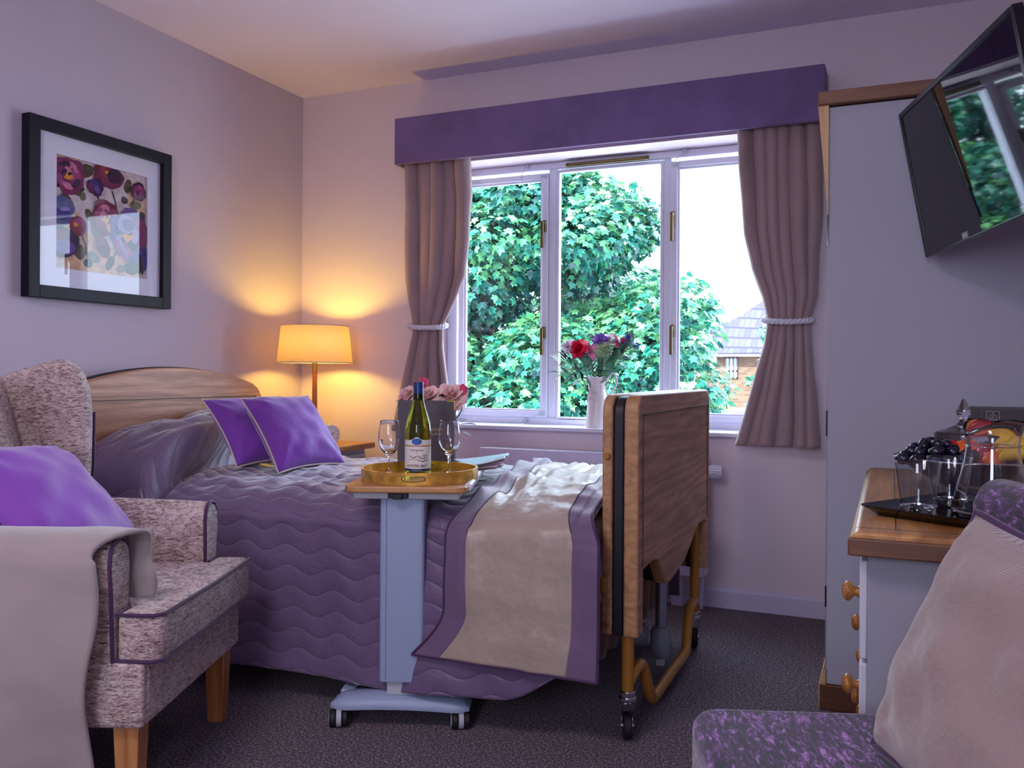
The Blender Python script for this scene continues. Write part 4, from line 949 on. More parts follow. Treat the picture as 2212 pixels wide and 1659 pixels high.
bloom('alstroemeria','coral flower bud nearest the blue iris','bud',(-1.104,3.768,1.118),(.2,-.3,1),rt(.014,-.002),G,.75,[((-1.10,3.775,1.07),(.8,-.2,.6),.08,.022,.2),((-1.11,3.775,1.06),(.4,-.4,.8),.08,.024,.1)],mat='petal_coral')
bloom('alstroemeria','topmost coral flower bud in the jug','bud',(-1.140,3.78,1.135),(0,-.2,1),rt(.012,.006),G,.6,[((-1.135,3.785,1.09),(.1,-.1,1),.055,.02,.0)],mat='petal_coral')
bloom('iris','violet blue iris at the right of the jug','iris',(-1.086,3.79,1.118),(.3,-.3,.9),rt(.016,0),G,1.35,mat='petal_blue')
def frond(label,pts,n,L_,w,side=2,mat='frond_green',droop=.1):
    n=int(n*2.3); w=w*1.7
    t=thing('palm_frond',label,'leaf',tuple(pts[0]),0,'green foliage in the white jug')
    P=smoothpath(pts,8); MB().tube(P,[.0018*(1-.6*i/len(P)) for i in range(len(P))],5).build('stem','stem_green',t)
    m=MB()
    for k in range(n):
        q=.22+.78*k/n; i=min(len(P)-2,int(q*(len(P)-1))); p=P[i]; d=(P[i+1]-P[i]).normalized(); sd=d.cross(Vector((0,-1,.25))).normalized()
        for s in ((-1,1) if side==2 else (side,)):
            leafblade(m,p,d*.62+sd*s*.8,L_*(1-.45*abs(q-.45)),w,droop,n=6)
    m.build('leaflets',mat,t,smooth=180); return t
b0=rt(0,-.012)
frond('long feathery palm frond arching out to the left of the jug',[b0,(jx-.03,3.745,.985),(jx-.09,3.715,1.03),(jx-.165,3.70,1.025)],20,.085,.006)
frond('striped palm frond fanned across the front of the jug, left',[b0,(jx-.02,3.735,.975),(jx-.045,3.715,1.02),(jx-.07,3.70,1.05)],14,.075,.011)
frond('striped palm frond fanned across the front of the jug, right',[b0,(jx+.02,3.74,.975),(jx+.05,3.72,1.02),(jx+.085,3.715,1.06)],14,.08,.010)
frond('palm frond rising to the right of the jug',[b0,(jx+.04,3.755,.99),(jx+.10,3.76,1.05),(jx+.17,3.775,1.12)],14,.085,.010,droop=0)
frond('upright grassy palm frond behind the lilac carnation',[rt(0,.008),(jx-.0,3.79,1.0),(jx-.012,3.79,1.09),(jx-.03,3.785,1.165)],14,.06,.007)
def spray(label,root,tip,n,L_,w,mat='leaf_dark',bend=(0,0,.03)):
    t=thing('leaf_spray',label,'leaf',tuple(root),0,'green foliage in the white jug'); P=stemcurve(root,tip,bend,12); MB().tube(P,.0014,5).build('stem','stem_green',t)
    m=MB()
    for k in range(n):
        i=5+int(7*k/n); d=(P[min(12,i+1)]-P[i-1]).normalized(); s=1 if k%2 else -1
        leafblade(m,P[min(i,12)],d*.7+Vector((0,-.2,s*.7)),L_,w,.15)
    leafblade(m,P[-1]-d*.01,d,L_,w,.2); m.build('leaves',mat,t,smooth=180)
spray('dark leaf spray drooping out low at the left of the jug',b0,(jx-.165,3.69,.985),5,.05,.032,bend=(0,0,.04))
spray('dark leaf spray below the crimson rose',b0,(jx-.14,3.70,1.06),8,.05,.034,bend=(0,0,.02))
spray('dark leafy sprig behind the coral buds',rt(.01,0),(jx+.135,3.79,1.12),7,.055,.026)
spray('dark leafy sprig in the centre of the jug',rt(.0,0),(jx+.03,3.76,1.09),8,.055,.03)
# rose bouquet behind the folder
G2='pink roses behind the grey folder'
v=thing('vase','cream wrapped vase of pink roses behind the folder','vase',(-1.455,2.70,TZ),0); vx,vy=-1.44,2.675
v.location=(vx,vy,TZ-.0); 
MB().lathe([(0,0),(.04,0),(.045,.06),(.048,.12),(.062,.16),(.058,.16),(.044,.12),(0,.11)],(vx,vy,TZ),40).build('vase_body','ribbon_cream',v,smooth=60)
m=MB(); m.grid(lambda u,w_:(vx+.055+.030*u+.006*math.sin(w_*9),vy-.03+.01*math.sin(u*8),TZ+.15-.05*w_-.012*u),6,14); lab(m.build('ribbon','ribbon_cream',v,smooth=180,solid=.001),'cream ribbon end')
r0=Vector((vx,vy,TZ+.13))
bloom('rose','blush pink rose nearest the curtain, left of the bottle cap','openrose',(-1.545,2.645,.890),(-.5,-.5,.7),r0,G2,1.25,mat='petal_blush')
bloom('rose','hot pink rosebud standing up behind the bottle cap','bud',(-1.492,2.66,.925),(.1,-.2,1),r0,G2,1.15,[((-1.485,2.66,.89),(.3,-.4,.7),.03,.014,0)],mat='petal_hot')
bloom('rose','blush pink rose just right of the bottle cap','openrose',(-1.475,2.66,.892),(.1,-.6,.8),r0,G2,1.25,mat='petal_blush')
bloom('rose','large blush pink rose at the right above the folder','openrose',(-1.405,2.69,.890),(.2,-.6,.8),r0,G2,1.5,[((-1.44,2.675,.872),(.5,-.5,.8),.045,.028,0)],mat='petal_blush')
bloom('rose','pink rosebud leaning right past the folder edge','bud',(-1.368,2.715,.898),(.2,-.2,1),(vx+.03,vy,TZ+.13),G2,1.2,[((-1.37,2.70,.80),(.9,-.1,.1),.065,.024,.1),((-1.38,2.70,.82),(.8,-.1,-.1),.045,.02,.1),((-1.38,2.70,.775),(.9,0,-.05),.05,.018,.2),((-1.368,2.71,.86),(-.5,-.3,.5),.03,.015,0)],bend=(.02,0,-.01),mat='petal_hot')
# ================================================================== WARDROBE + CHEST (right)
wd=thing('wardrobe','tall grey white wardrobe with oak cornice and plinth at the right','wardrobe',(.13,3.2,0))
MB().box(-.171,.462,2.711,3.67,.0745,1.765).build('body','wardrobe_paint',wd,bevel=.002)
MB().box(-.201,.465,2.690,3.69,1.768,1.808).build('cornice','oak_cornice',wd,bevel=.004,seg=3)
MB().box(-.175,-.171,2.72,3.66,1.70,1.768).build('top_rail','oak_light',wd,bevel=.002)
def wdoor(y0,y1):
    d=MB().box(-.1745,-.1715,y0,y1,.10,1.69).build('door','wardrobe_paint',wd,bevel=.002); return d
m=MB(); m.prism([(-.1715,1.44),(-.201,1.768),(-.1715,1.768)],2.700,2.711,'xz'); lab(m.build('cornice_bracket','oak_light',wd),'pale wooden bracket under the cornice')
m=MB(); m.prism([(-.1715,.125),(-.187,.0745),(-.1715,.0745)],2.700,2.711,'xz'); lab(m.build('plinth_bracket','oak_light',wd),'pale wooden bracket above the plinth')
d=wdoor(2.73,3.18); wdoor(3.19,3.65)
for z0,z1 in ((1.36,1.45),(.80,.875),(.30,.36)): MB().box(-.1745,-.1708,2.708,2.716,z0,z1).build('hinge','black_gloss',wd,smooth=0)
lab(MB().box(-.187,.465,2.700,3.68,0,.0745).build('plinth','dark_oak',wd,bevel=.003),'dark oak plinth'); MB().box(-.19,-.186,2.705,3.675,.002,.0735).build('plinth_face','oak_light',wd)
# chest
cd=thing('chest_of_drawers','white chest of drawers with oak top and round wooden knobs','chest of drawers',(.2,2.15,0))
zt=.716
m=MB(); prf=[(-.0645,zt-.040),(-.0645,zt-.012),(-.052,zt),(.455,zt),(.455,zt-.040)]
top=MB().prism([(x,z) for x,z in prf],1.578,2.698,'xz'); 
tp=top.build('top','oak_worktop',cd,bevel=.005,seg=2,smooth=30)
MB().box(-.0655,.452,1.5695,1.580,zt-.040,zt-.010).build('front_edge','oak_cornice',tp,bevel=.003)
m=MB(); m.box(.008,.0095,1.625,2.66,zt+.0001,zt+.0005); m.box(-.055,.45,1.6245,1.6258,zt+.0001,zt+.0005); m.box(-.055,.45,2.66,2.6612,zt+.0001,zt+.0005); m.box(.21,.2115,1.625,2.66,zt+.0001,zt+.0005); m.build('board_joint','ink_black',tp,smooth=0)
MB().box(-.035,.45,1.615,2.69,.0,.676).build('carcass','carcass_paint',cd,bevel=.002)
def drawer(y0,y1,z0,z1,nk):
    d=MB().box(-.048,-.035,y0,y1,z0,z1).build('drawer','chest_paint',cd,bevel=.003)
    for k in range(nk):
        y=y0+(y1-y0)*((.19+.62*k) if nk>1 else .5); z=(z0+z1)/2
        Mk=Matrix.Translation((-.048,y,z))@Matrix.Rotation(-PI/2,4,'Y')@Matrix.Diagonal((.92,.92,.84,1))
        MB().lathe([(0,0),(.013,0),(.0105,.006),(.0085,.013),(.012,.018),(.0195,.023),(.0205,.030),(.016,.037),(.007,.0405),(0,.041)],(0,0,0),28,Mk).build('knob','knob_wood',d,smooth=60)
    return d
d1=drawer(1.618,2.33,.490,.660,2)
for z0,z1 in ((.318,.483),(.146,.311),(.02,.139)): drawer(1.618,2.33,z0,z1,2)
for z0,z1 in ((.490,.660),(.318,.483),(.146,.311),(.02,.139)): drawer(2.337,2.688,z0,z1,1)
lab(MB().box(-.0575,-.052,1.965,1.98,.56,.585).build('lock','chrome',d1,bevel=.001),'small metal lock')
# things on the chest
tr=thing('black_tray','black lacquer tray with flared rim holding glasses and jug','tray',(.115,1.875,zt),R(-18))
# tray is a rounded rectangle with corners at the measured tips
tA=[Vector((-.059,1.770)),Vector((.155,1.640)),Vector((.330,1.910)),Vector((.115,2.045))]
def trayoutline(k,r=.02,n=5):
    c=sum(tA,Vector((0,0)))/4; P=[c+(p-c)*k for p in tA]; o=[]
    for i in range(4):
        a,b,d_=P[i-1],P[i],P[(i+1)%4]; u=(a-b).normalized(); w_=(d_-b).normalized(); s=b+u*r; e=b+w_*r
        for q in range(n+1): t_=q/n; o.append(s*(1-t_)**2+b*2*t_*(1-t_)+e*t_**2)
    return o
lv=[(.70,.0005,.01),(.84,.0012,.015),(.985,.017,.022),(1.0,.019,.024),(1.0,.0205,.024),(.975,.0195,.022),(.82,.005,.015),(.70,.0045,.01)]
m=MB(); n=24; vs=[]
for k,z,r in lv: vs+=[(p.x,p.y,zt+z) for p in trayoutline(k,r)]
m.add(vs,[(i*n+k,i*n+(k+1)%n,(i+1)*n+(k+1)%n,(i+1)*n+k) for i in range(len(lv)-1) for k in range(n)]+[tuple(range(n))[::-1],tuple(range((len(lv)-1)*n,len(lv)*n))]); m.build('tray_body','black_gloss',tr,smooth=50)
TB=zt+.0052
def tumbler(x,y,lbl,s=1):
    g=thing('tumbler',lbl,'glass',(x,y,TB),0,'water tumblers on the black tray')
    MB().lathe([(.0303,.0185),(.0405,.099),(.0400,.1002),(.0390,.099),(.0286,.020)],(0,0,0),48,cap=False).build('glass_wall','thin_glass',g,world=False,smooth=180)
    MB().lathe([(0,0),(.027,0),(.0285,.002),(.0303,.0185),(.0286,.020),(.022,.0165),(0,.0155)],(0,0,0),48).build('thick_base','clear_glass',g,world=False,smooth=60)
tumbler(.0465,1.775,'clear water tumbler at the front left of the black tray'); tumbler(.105,1.900,'clear water tumbler behind, next to the glass jug')
jg2=thing('glass_jug','clear glass water jug with pouring lip beside the tumblers','jug',(.175,1.855,TB),R(-60))
def lipw(p,i):
    k=sm(.138,.165,p.z); a=math.atan2(p.y,p.x)
    w_=1+.10*k*math.cos(2*a); spout=math.exp(-(a/.45)**2)
    return (p.x*(w_+.12*k*spout),p.y*(w_-.05*k),p.z+k*(.012*math.cos(2*a+.4)+.004*spout))
MB().lathe([(0,0),(.064,0),(.070,.004),(.069,.010),(.061,.05),(.049,.10),(.0455,.124),(.0455,.131),(.0475,.146),(.0530,.1625),(.0525,.1645),(.0505,.163),(.0450,.146),(.043,.131),(.043,.124),(.0465,.10),(.0582,.05),(.065,.012),(.060,.008),(0,.007)],(0,0,0),64,warp=lipw).build('glass_body','clear_glass',jg2,world=False,smooth=180)
m=MB(); m.tube([(.0465*math.cos(2*PI*i/48),.0465*math.sin(2*PI*i/48),.128) for i in range(48)],.0012,6,closed=True); m.build('neck_ring','clear_glass',jg2,world=False)
# fruit bowl
fx,fy=.165,2.235
bw=thing('fruit_bowl','dark metal fruit bowl with silver rim behind the tumblers','bowl',(fx,fy,zt))
MB().lathe([(0,0),(.045,0),(.047,.004),(.040,.007),(.062,.016),(.110,.044),(.158,.074),(.1615,.077),(.158,.078),(.108,.050),(.062,.024),(0,.020)],(fx,fy,zt),64).build('bowl_shell','dark_bowl',bw,smooth=180); MB().tube([(fx+.160*math.cos(2*PI*i/64),fy+.160*math.sin(2*PI*i/64),zt+.077) for i in range(64)],.0022,8,closed=True).build('silver_rim','chrome',bw)
def grapes(name,lbl,pts,mat,rr_):
    t=thing(name,lbl,'grapes',(pts[0][0],pts[0][1],pts[0][2]-.012)); rg=random.Random(4)
    for p in pts:
        q=Matrix.Rotation(rg.uniform(0,3),3,'Z')@Matrix.Rotation(rg.uniform(-.6,.6)+PI/2*.8,3,'X'); s=rr_*rg.uniform(.9,1.1)
        MB().ball(p,s,s,s*1.3,16,10,q).build('grape',mat,t,smooth=180)
    c=Vector(pts[len(pts)//2]); MB().tube([c+Vector((0,0,.01)),c+Vector((.006,0,.024)),c+Vector((.012,.002,.03))],.0018,6).build('stalk','banana_tip',t)
gp=[]
rg=random.Random(11)
for layer,(z,rx,n_,off) in enumerate(((.788,.055,9,0),(.806,.040,7,.4),(.822,.022,4,.2))):
    for k in range(n_):
        a=2*PI*k/n_+off; gp.append((.088+rx*1.05*math.cos(a)+rg.uniform(-.004,.004),2.165+rx*.9*math.sin(a)+rg.uniform(-.004,.004),z+rg.uniform(-.003,.003)))
gp+=[(.024,2.125,.788),(.045,2.148,.804),(.05,2.09,.786),(.088,2.165,.795),(.14,2.12,.79),(.155,2.14,.80),(.115,2.10,.79)]
gp=[(x,y,z+.006) for x,y,z in gp]
grapes('black_grapes','bunch of black grapes heaped in the fruit bowl',gp,'grape_black',.0135)
grapes('green_grapes','small bunch of green grapes behind the black grapes',[(.088,2.245,.800),(.104,2.252,.812),(.112,2.25,.798),(.095,2.235,.808)],'grape_green',.011)
def fruit(name,lbl,cat,c,r,mat,sq=.95,dent=True):
    t=thing(name,lbl,cat,(c[0],c[1],c[2]-r*sq),0,'strawberries in the fruit bowl' if name=='strawberry' else None); pr=[]
    for i in range(19):
        a=PI*i/18; rr_=r*math.sin(a); z=-r*sq*math.cos(a); 
        if dent: z-= (.16*r*math.exp(-((a-PI)/.35)**2)); 
        pr.append((max(1e-4,rr_),z))
    MB().lathe(pr,c,32).build('flesh',mat,t,smooth=180); MB().tube([(c[0],c[1],c[2]+r*.7),(c[0]+.003,c[1],c[2]+r*1.02)],.0014,6).build('stalk','banana_tip',t)
fruit('orange','orange between the apple and the jar in the fruit bowl','orange',(.155,2.265,.796),.036,'orange_peel',.96,False)
fruit('apple','red apple at the right side of the grapes','apple',(.200,2.235,.796),.037,'apple_red')
fruit('strawberry','small red strawberry behind the black grapes, nearest the jar','strawberry',(.128,2.238,.812),.016,'strawberry_red',1.3,False); fruit('strawberry','left hand red strawberry in the fruit bowl','strawberry',(.105,2.262,.806),.016,'strawberry_red',1.2,False)
fruit('peach','orange red peach low in the bowl, seen through the jug','peach',(.208,2.17,.787),.030,'orange_peel',.95,False)
bn=thing('bananas','bunch of yellow bananas at the right of the fruit bowl','bananas',(.27,2.2,.78))
for k in range(4):
    P=[]; 
    for i in range(11):
        a=-.95+1.9*i/10; P.append((.285+.095*math.sin(a)*.95,2.165+.030*k-.02*math.cos(a),.770+.014*k*(k<3)+.060*math.cos(a)-.012))
    MB().tube(P,[.005,.010,.0145,.0165,.017,.017,.0165,.0155,.013,.009,.005],8).build('banana','banana_yellow',bn,smooth=180)
MB().tube([(.285-.095*.80*.95,2.20,.792),(.285-.1*.95,2.205,.798)],[.006,.009],8).build('banana_stalk','banana_tip',bn)
# lidded jar
jx2,jy2=.170,2.50
jr=thing('sweet_jar','cut glass jar with pointed finial lid beside the dark box','jar',(jx2,jy2,zt))
MB().lathe([(0,0),(.035,0),(.04,.004),(.058,.03),(.063,.08),(.064,.098),(.061,.098),(.06,.08),(.054,.032),(0,.012)],(jx2,jy2,zt),24).build('jar_body','clear_glass',jr,smooth=25)
MB().lathe([(0,.099),(.066,.099),(.068,.103),(.068,.116),(.064,.12),(.040,.128),(.018,.138),(.009,.148),(.008,.154),(.016,.164),(.0175,.172),(.012,.184),(.007,.196),(.003,.204),(0,.206)],(jx2,jy2,zt),24).build('lid','clear_glass',jr,smooth=25)
# box with emblem
bxx=thing('gift_box','large taupe lidded box with square silver clasp beside the wardrobe','box',(.34,2.60,zt),R(8))
MB().box(-.145,.10,-.09,.09,0,.148).build('box_base','box_taupe',bxx,world=False,bevel=.003); lid=MB().box(-.1475,.1,-.0925,.0925,.150,.181).build('lid','box_taupe',bxx,world=False,bevel=.003)
m=MB(); yy=-.0945
def rect(x0,x1,z0,z1,w=.0018):
    m.box(x0,x1,yy-.001,yy+.001,z0,z0+w); m.box(x0,x1,yy-.001,yy+.001,z1-w,z1); m.box(x0,x0+w,yy-.001,yy+.001,z0,z1); m.box(x1-w,x1,yy-.001,yy+.001,z0,z1)
rect(-.135,-.120,.153,.176); rect(-.1185,-.104,.153,.176); rect(-.129,-.110,.151,.165,.0015); rect(-.1255,-.121,.151,.160,.0012); m.box(-.124,-.115,yy-.001,yy+.001,.163,.165)
lab(m.build('clasp','chrome',bxx,world=False,smooth=0),'silver square knot clasp')
# ------------------------------------------------------------------ TV
tv=thing('television','black flat television tilted on a bracket in front of the wardrobe','television',(.1498,2.312,1.511)); 
yaw,tilt,roll=.3013,.178,.0254
h=Vector((math.sin(yaw),-math.cos(yaw),0)); n=Vector((-math.cos(yaw),-math.sin(yaw),0)); up=Vector((0,0,1))
n2=n*math.cos(tilt)-up*math.sin(tilt); u2=up*math.cos(tilt)+n*math.sin(tilt); h3=h*math.cos(roll)+u2*math.sin(roll); u3=u2*math.cos(roll)-h*math.sin(roll)
TM=Matrix((h3,u3,n2)).transposed().to_4x4(); TM.translation=Vector((.1498,2.312,1.511))   # local x right, y up, z out of the screen
w2,h2=.345,.202
def tvb(name,mat,f,par=tv,**k):
    m=MB(); f(m); m.v=[TM@Vector(p) for p in m.v]; return m.build(name,mat,par,**k)
fr=tvb('tv_frame','tv_plastic',lambda m:(m.box(-w2,-w2+.013,-h2,h2,-.022,0),m.box(w2-.013,w2,-h2,h2,-.022,0),m.box(-w2+.013,w2-.013,h2-.013,h2,-.022,0),m.box(-w2+.013,w2-.013,-h2,-h2+.021,-.022,0)),bevel=.0015)
tvb('screen','tv_screen',lambda m:m.box(-w2+.012,w2-.012,-h2+.020,h2-.012,-.02,-.0035),smooth=0)
tvb('lower_trim','tv_screen',lambda m:m.box(-w2+.006,w2-.006,-h2+.004,-h2+.0195,-.004,.0006),fr,smooth=0)
tvb('back_cover','tv_plastic',lambda m:m.box(-w2+.004,w2-.01,-h2+.004,h2-.004,-.034,-.022),bevel=.004); tvb('back_bulge','tv_plastic',lambda m:m.box(-.21,.24,-h2+.006,h2-.10,-.062,-.034),bevel=.012)
tvb('speaker_slot','black_gloss',lambda m:m.box(-.22,-.10,-h2-.0006,-h2+.001,-.020,-.008),fr,smooth=0)
lg=tvb('logo_plate','soap_grey',lambda m:m.box(-.085,-.050,-h2+.004,-h2+.0195,.0006,.0010),fr,smooth=0)
text('logo','LG',.009,'label_white',fr,TM@Matrix.Translation((-.062,-h2+.0118,.0012)),.0001)
m=MB(); m.v=[]; m.tube([(-.0745+.0035*math.cos(2*PI*i/16),-h2+.0118+.0035*math.sin(2*PI*i/16),.0013) for i in range(16)],.0005,5,closed=True); m.v=[TM@Vector(p) for p in m.v]; m.build('logo_ring','label_white',fr)
a0=TM@Vector((0,.0,-.06)); MB().tube([a0,(.36,2.30,1.52),(.45,2.30,1.52)],.018,10).box(.455,.4695,2.24,2.36,1.42,1.62).build('wall_bracket','tv_plastic',tv)
# ================================================================== PURPLE CHAIR + BEIGE CUSHION (near right)
PO=(-.262,1.30,0); PA=R(199.5)
pc=thing('purple_armchair','dark purple chenille chair in the near right corner','armchair',PO,PA)
# local: +X = facing direction, -Y = far side
PS=lambda x,y,z: Vector((x,y,z))
def seatf():
    o=[]; r=.045
    for cx_,cy_,a0 in ((0-r,-.05+r-.045,-90),(0-r,.50-r,0),(-.44+r,.50-r,90),(-.44+r,-.095+r,180)):
        for i in range(6): a=R(a0+90*i/5); o.append((cx_+r*math.cos(a),cy_+r*math.sin(a)))
    return o
MB().prism(seatf(),.33,.455,'xy').build('seat','purple_chenille',pc,world=False,bevel=.028,seg=5,smooth=60)
MB().box(-.44,-.03,-.075,.47,.20,.33).build('seat_rail','purple_chenille',pc,world=False,bevel=.012,seg=3)
MB().prism([(-.385,.34),(-.425,.60),(-.428,.785),(-.442,.815),(-.468,.825),(-.495,.815),(-.51,.78),(-.49,.55),(-.46,.30)],-.085,.47,'xz').build('backrest','purple_chenille',pc,world=False,bevel=.014,seg=4,smooth=60)
for x,y in ((-.05,-.05),(-.05,.44),(-.42,-.05),(-.42,.44)): MB().box(x-.022,x+.022,y-.022,y+.022,0,.205).build('leg','leg_wood',pc,world=False,bevel=.003)
pillow('cushion','large beige corduroy cushion on the dark purple chair','cushion',(.108,1.335,.795),(.300,1.045,.760),(.150,.935,.462),(-.020,1.300,.470),.17,'corduroy','rope_purple',seed=21,pinch=.08,wr=.018)
# ================================================================== OUTSIDE
struct(MB().box(-60,60,6,120,-3.2,-3.0).build('ground','ground_tarmac',smooth=0))
import array
def foliage(name,par,blobs,nleaf,size,mat,seed,droop=.6):
    rd=random.Random(seed); vs=[];fs=[];tone=[]
    shape=[(0,0),(.22,.10),(.50,.05),(.36,.30),(.55,.58),(.24,.58),(0,1.0),(-.24,.58),(-.55,.58),(-.36,.30),(-.50,.05),(-.22,.10)]
    tot=sum(b[3]*b[4] for b in blobs)
    for (cx_,cy_,cz_,r,w_) in blobs:
        k=int(nleaf*r*w_/tot); bt_=rd.uniform(-.2,.2)
        for _ in range(k):
            u=rd.uniform(-1,1); a=rd.uniform(0,2*PI); s=math.sqrt(1-u*u); rr_=r*rd.uniform(.72,1.02)
            d=Vector((s*math.cos(a),s*math.sin(a),u)); p=Vector((cx_,cy_,cz_))+Vector((d.x*rr_,d.y*rr_,d.z*rr_*.62))
            # leaf hangs outwards and down
            o=(d*rd.uniform(.4,1)+Vector((rd.uniform(-.6,.6),rd.uniform(-.6,.6),-droop+rd.uniform(-.3,.3)))).normalized()
            nn=(d*.8+Vector((0,0,.9))+Vector((rd.uniform(-.7,.7),rd.uniform(-.7,.7),rd.uniform(-.3,.3)))).normalized()
            sd=o.cross(nn)
            if sd.length<.1: continue
            sd.normalize(); nn=sd.cross(o); L_=size*rd.uniform(.7,1.25); i0=len(vs)
            for (x,y) in shape: q=p+sd*x*L_+o*y*L_+nn*(-.25*abs(x)*L_-.15*y*y*L_); vs.append((q.x,q.y,q.z))
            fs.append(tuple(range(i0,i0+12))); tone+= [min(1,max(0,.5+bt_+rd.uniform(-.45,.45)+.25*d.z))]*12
    me=bpy.data.meshes.new(name); inv=rootm(par).inverted(); tr_=inv.translation
    me.from_pydata([(x+tr_.x,y+tr_.y,z+tr_.z) for x,y,z in vs],[],fs)
    at=me.attributes.new('tone','FLOAT','POINT'); at.data.foreach_set('value',tone); me.materials.append(M[mat])
    ob=bpy.data.objects.new(name,me); C.objects.link(ob); ob.parent=par; return ob
def tree(label,base,crown,rad,nb,nleaf,size,mat,seed,rb=(.45,.9),group=None,flat=1):
    t=thing('tree',label,'tree',base,0,'trees outside the window'); rd=random.Random(seed); bl=[]
    cx_,cy_,cz_=crown
    for _ in range(nb):
        while True:
            p=Vector((rd.uniform(-1,1),rd.uniform(-1,1),rd.uniform(-1,1)))
            if .2<p.length<1: break
        q=rd.uniform(.8,1)
        bl.append((cx_+p.x*rad[0],cy_+p.y*rad[1],cz_+p.z*rad[2],rd.uniform(*rb),1.6 if p.y<0 else .8))
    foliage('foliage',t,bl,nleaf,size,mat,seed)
    m=MB(); c=Vector(crown); b=Vector(base); m.tube([b,b.lerp(c,.5)+Vector((.1,0,0)),c],[.22,.17,.08],10); m.build('trunk','bark',t)
    m=MB()
    for q in bl[::5]:
        e=Vector(q[:3]); s=b.lerp(c,rd.uniform(.45,.95)); m.tube([s,s.lerp(e,.5)+Vector((0,0,.15)),e],[.05,.03,.012],6)
    m.build('branches','bark',t); return t
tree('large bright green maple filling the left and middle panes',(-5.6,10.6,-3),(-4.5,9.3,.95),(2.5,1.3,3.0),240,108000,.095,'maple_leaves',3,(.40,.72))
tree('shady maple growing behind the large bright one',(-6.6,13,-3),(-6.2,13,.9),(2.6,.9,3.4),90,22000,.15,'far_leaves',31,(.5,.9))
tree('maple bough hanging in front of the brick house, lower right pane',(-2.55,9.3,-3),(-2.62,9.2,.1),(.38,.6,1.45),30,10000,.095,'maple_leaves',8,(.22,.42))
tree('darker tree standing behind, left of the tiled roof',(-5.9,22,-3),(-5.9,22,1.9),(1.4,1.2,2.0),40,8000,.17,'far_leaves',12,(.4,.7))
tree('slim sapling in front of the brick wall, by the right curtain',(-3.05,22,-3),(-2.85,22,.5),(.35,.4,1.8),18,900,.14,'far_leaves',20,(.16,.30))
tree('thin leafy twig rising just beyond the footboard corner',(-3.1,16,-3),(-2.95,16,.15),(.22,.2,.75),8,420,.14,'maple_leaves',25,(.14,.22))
# house
hs=thing('brick_house','pale brick house with grey slate roof seen through the right pane','house',(-5,47,-3))
MB().box(-9.3,2,45,53,-3,1.95).build('brick_wall','house_brick',hs,smooth=0)
m=MB(); m.add([(-9.8,44.5,1.98),(2.5,44.5,2.12),(2.5,49.5,5.4),(-6.2,49.5,5.2),(-9.8,54,1.98),(2.5,54,2.1)],[(0,1,2,3),(0,3,4),(3,2,5,4)]); lab(m.build('slate_roof','roof_slate',hs,smooth=0,solid=.1),'nearer grey slate roof')
m=MB(); m.add([(-11.5,56,3.55),(6,56,3.8),(6,63,8.0),(-1.5,63,8.0)],[(0,1,2,3)]); m.build('rear_roof','roof_slate',hs,smooth=0,solid=.12); MB().box(-11.2,6,56.4,62,-3,3.5).build('rear_wall','house_brick',hs,smooth=0)
MB().box(-9.85,2.5,44.42,44.55,1.86,2.0).build('gutter','fascia',hs,smooth=0); MB().box(-9.8,2.5,44.55,45,1.88,1.96).build('soffit','fascia',hs,smooth=0)
def hwin(x0,x1,z0,z1,n):
    m=MB(); y=44.93; m.box(x0,x1,y,y+.1,z0,z0+.06); m.box(x0,x1,y,y+.1,z1-.06,z1)
    for k in range(n+1): xx=x0+(x1-x0-.05)*k/n; m.box(xx,xx+.05,y,y+.1,z0,z1)
    m.box(x0,x1,y,y+.1,z0+.34,z0+.42); w=m.build('house_window','house_frame',hs,smooth=0)
    MB().box(x0+.03,x1-.03,y+.04,y+.06,z0+.03,z1-.03).build('pane','house_glass',w,smooth=0)
    m=MB(); 
    for k in range(n): xx=x0+(x1-x0)*k/n+.09; m.box(xx,xx+(x1-x0)/n-.14,y+.02,y+.03,z0+.10,z0+.32)
    m.box(x0+(x1-x0)*.42,x0+(x1-x0)*.58,y+.02,y+.03,z0+.5,z1-.12); m.build('net_curtain','curtain_net',w,smooth=0)
hwin(-7.76,-7.13,.76,1.84,3); hwin(-9.2,-8.78,.8,1.72,2); hwin(-5.4,-4.4,.76,1.84,4)
m=MB(); m.tube([(-8.62,44.9,1.86),(-8.45,44.85,1.72),(-8.32,44.85,1.6),(-8.32,44.85,-3)],.05,8); m.build('downpipe','pipe_black',hs); m=MB(); m.tube([(-8.78,44.9,1.86),(-8.66,44.9,1.0),(-8.66,44.9,-3)],.03,6); m.build('cable_pipe','pipe_black',hs)
ya_=thing('play_slide','yellow curved slide top seen low beyond the footboard','slide',(-3.6,20,-3))
MB().tube([(-3.95,20,.02),(-3.7,20,.16),(-3.50,20,.25),(-3.42,20,.245),(-3.36,20,.2)],[.03,.045,.055,.06,.05],10).build('slide_chute','slide_yellow',ya_)
MB().tube([(-3.42,20,.2),(-3.42,20,-3)],.03,8).tube([(-3.7,20,.1),(-3.7,20,-3)],.03,8).build('post','light_grey_plastic',ya_)
sh=thing('low_shed','dark low roofline beneath the brick house','shed',(-5.5,30,-3)); MB().box(-6.2,-3.5,30,33,-3,-.25).build('shed_body','fascia',sh,smooth=0)
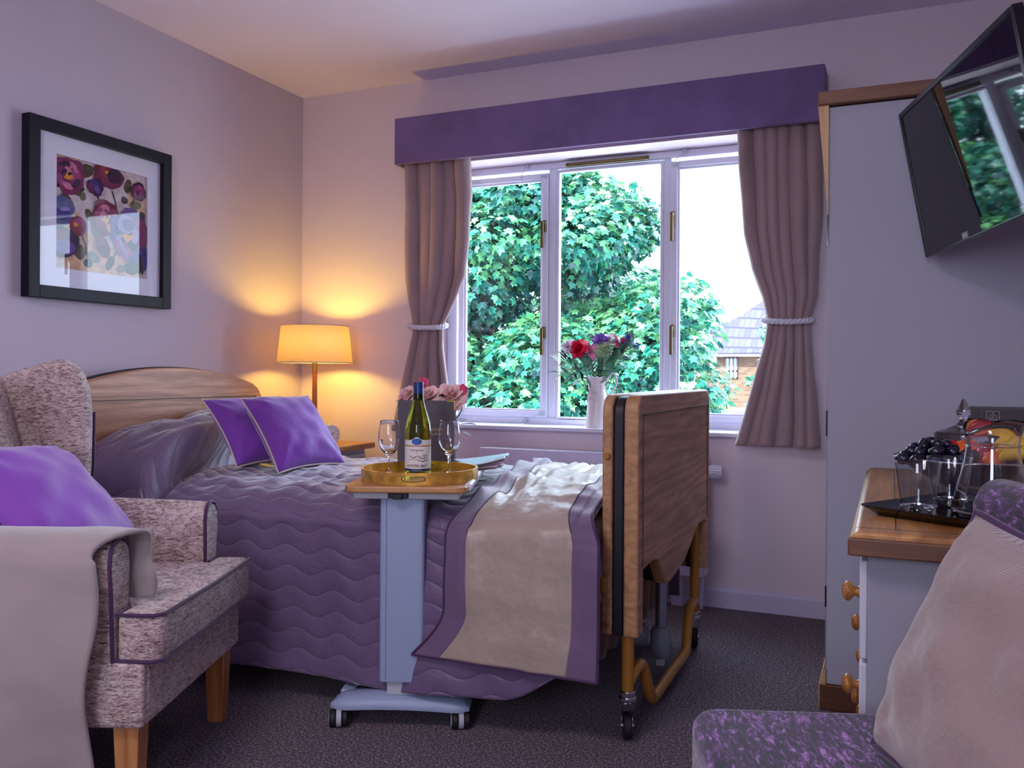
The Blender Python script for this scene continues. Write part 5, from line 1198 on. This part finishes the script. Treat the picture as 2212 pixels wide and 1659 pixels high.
# ================================================================== CAMERA, LIGHT
cam=bpy.data.cameras.new('camera'); co_=bpy.data.objects.new('camera',cam); C.objects.link(co_)
cam.sensor_width=36; cam.lens=1880/2212*36; cam.shift_y=-24/2212; cam.clip_start=.05; cam.clip_end=300
yawc=math.atan(819/1880)
co_.matrix_world=Matrix.Translation((0,0,.98))@Matrix.Rotation(yawc,4,'Z')@Matrix.Rotation(PI/2,4,'X')@Matrix.Rotation(ROLL,4,'Z')
sc.camera=co_
w=bpy.data.worlds.new('world'); sc.world=w; w.use_nodes=True; bg=w.node_tree.nodes['Background']
bg.inputs[0].default_value=SKY; bg.inputs[1].default_value=SKYS
def light(name,kind,loc,energy,color,**k):
    l=bpy.data.lights.new(name,kind); l.energy=energy; l.color=color
    o=bpy.data.objects.new(name,l); C.objects.link(o); o.location=loc
    for q,v in k.items():
        if q=='rot': o.rotation_euler=v
        else: setattr(l,q,v)
    return o
light('sunlight','SUN',(0,0,30),SUN,(1,.97,.86),rot=(R(52),0,R(-28)),angle=R(1))
light('window_portal','AREA',(-1.2,4.02,1.35),1,(1,1,1),rot=(R(-90),0,0),shape='RECTANGLE',size=1.7,size_y=1.3).data.cycles.is_portal=True
light('rear_fill_portal','AREA',(-.25,YB-.06,1.45),1,(1,1,1),rot=(R(90),0,0),shape='RECTANGLE',size=.7,size_y=.9).data.cycles.is_portal=True  # samples the sky through the added rear opening
light('lamp_bulb','POINT',(LX,LY,1.105),LAMPW,(1,.64,.05),shadow_soft_size=.03)
light('ceiling_fill','AREA',(-1.2,.2,H-.02),FILL,(1,.86,.9),rot=(0,0,0),shape='DISK',size=.7)  # added fill light under the ceiling, no fitting there
vs_=sc.view_settings; vs_.view_transform='Standard'; vs_.look='None'; vs_.exposure=EXPO; vs_.gamma=1; vs_.use_curve_mapping=False
sc.cycles.adaptive_threshold=.02; sc.cycles.max_bounces=16; sc.cycles.transmission_bounces=16; sc.cycles.transparent_max_bounces=12; sc.cycles.diffuse_bounces=5; sc.cycles.caustics_reflective=False
sc.cycles.use_denoising=True
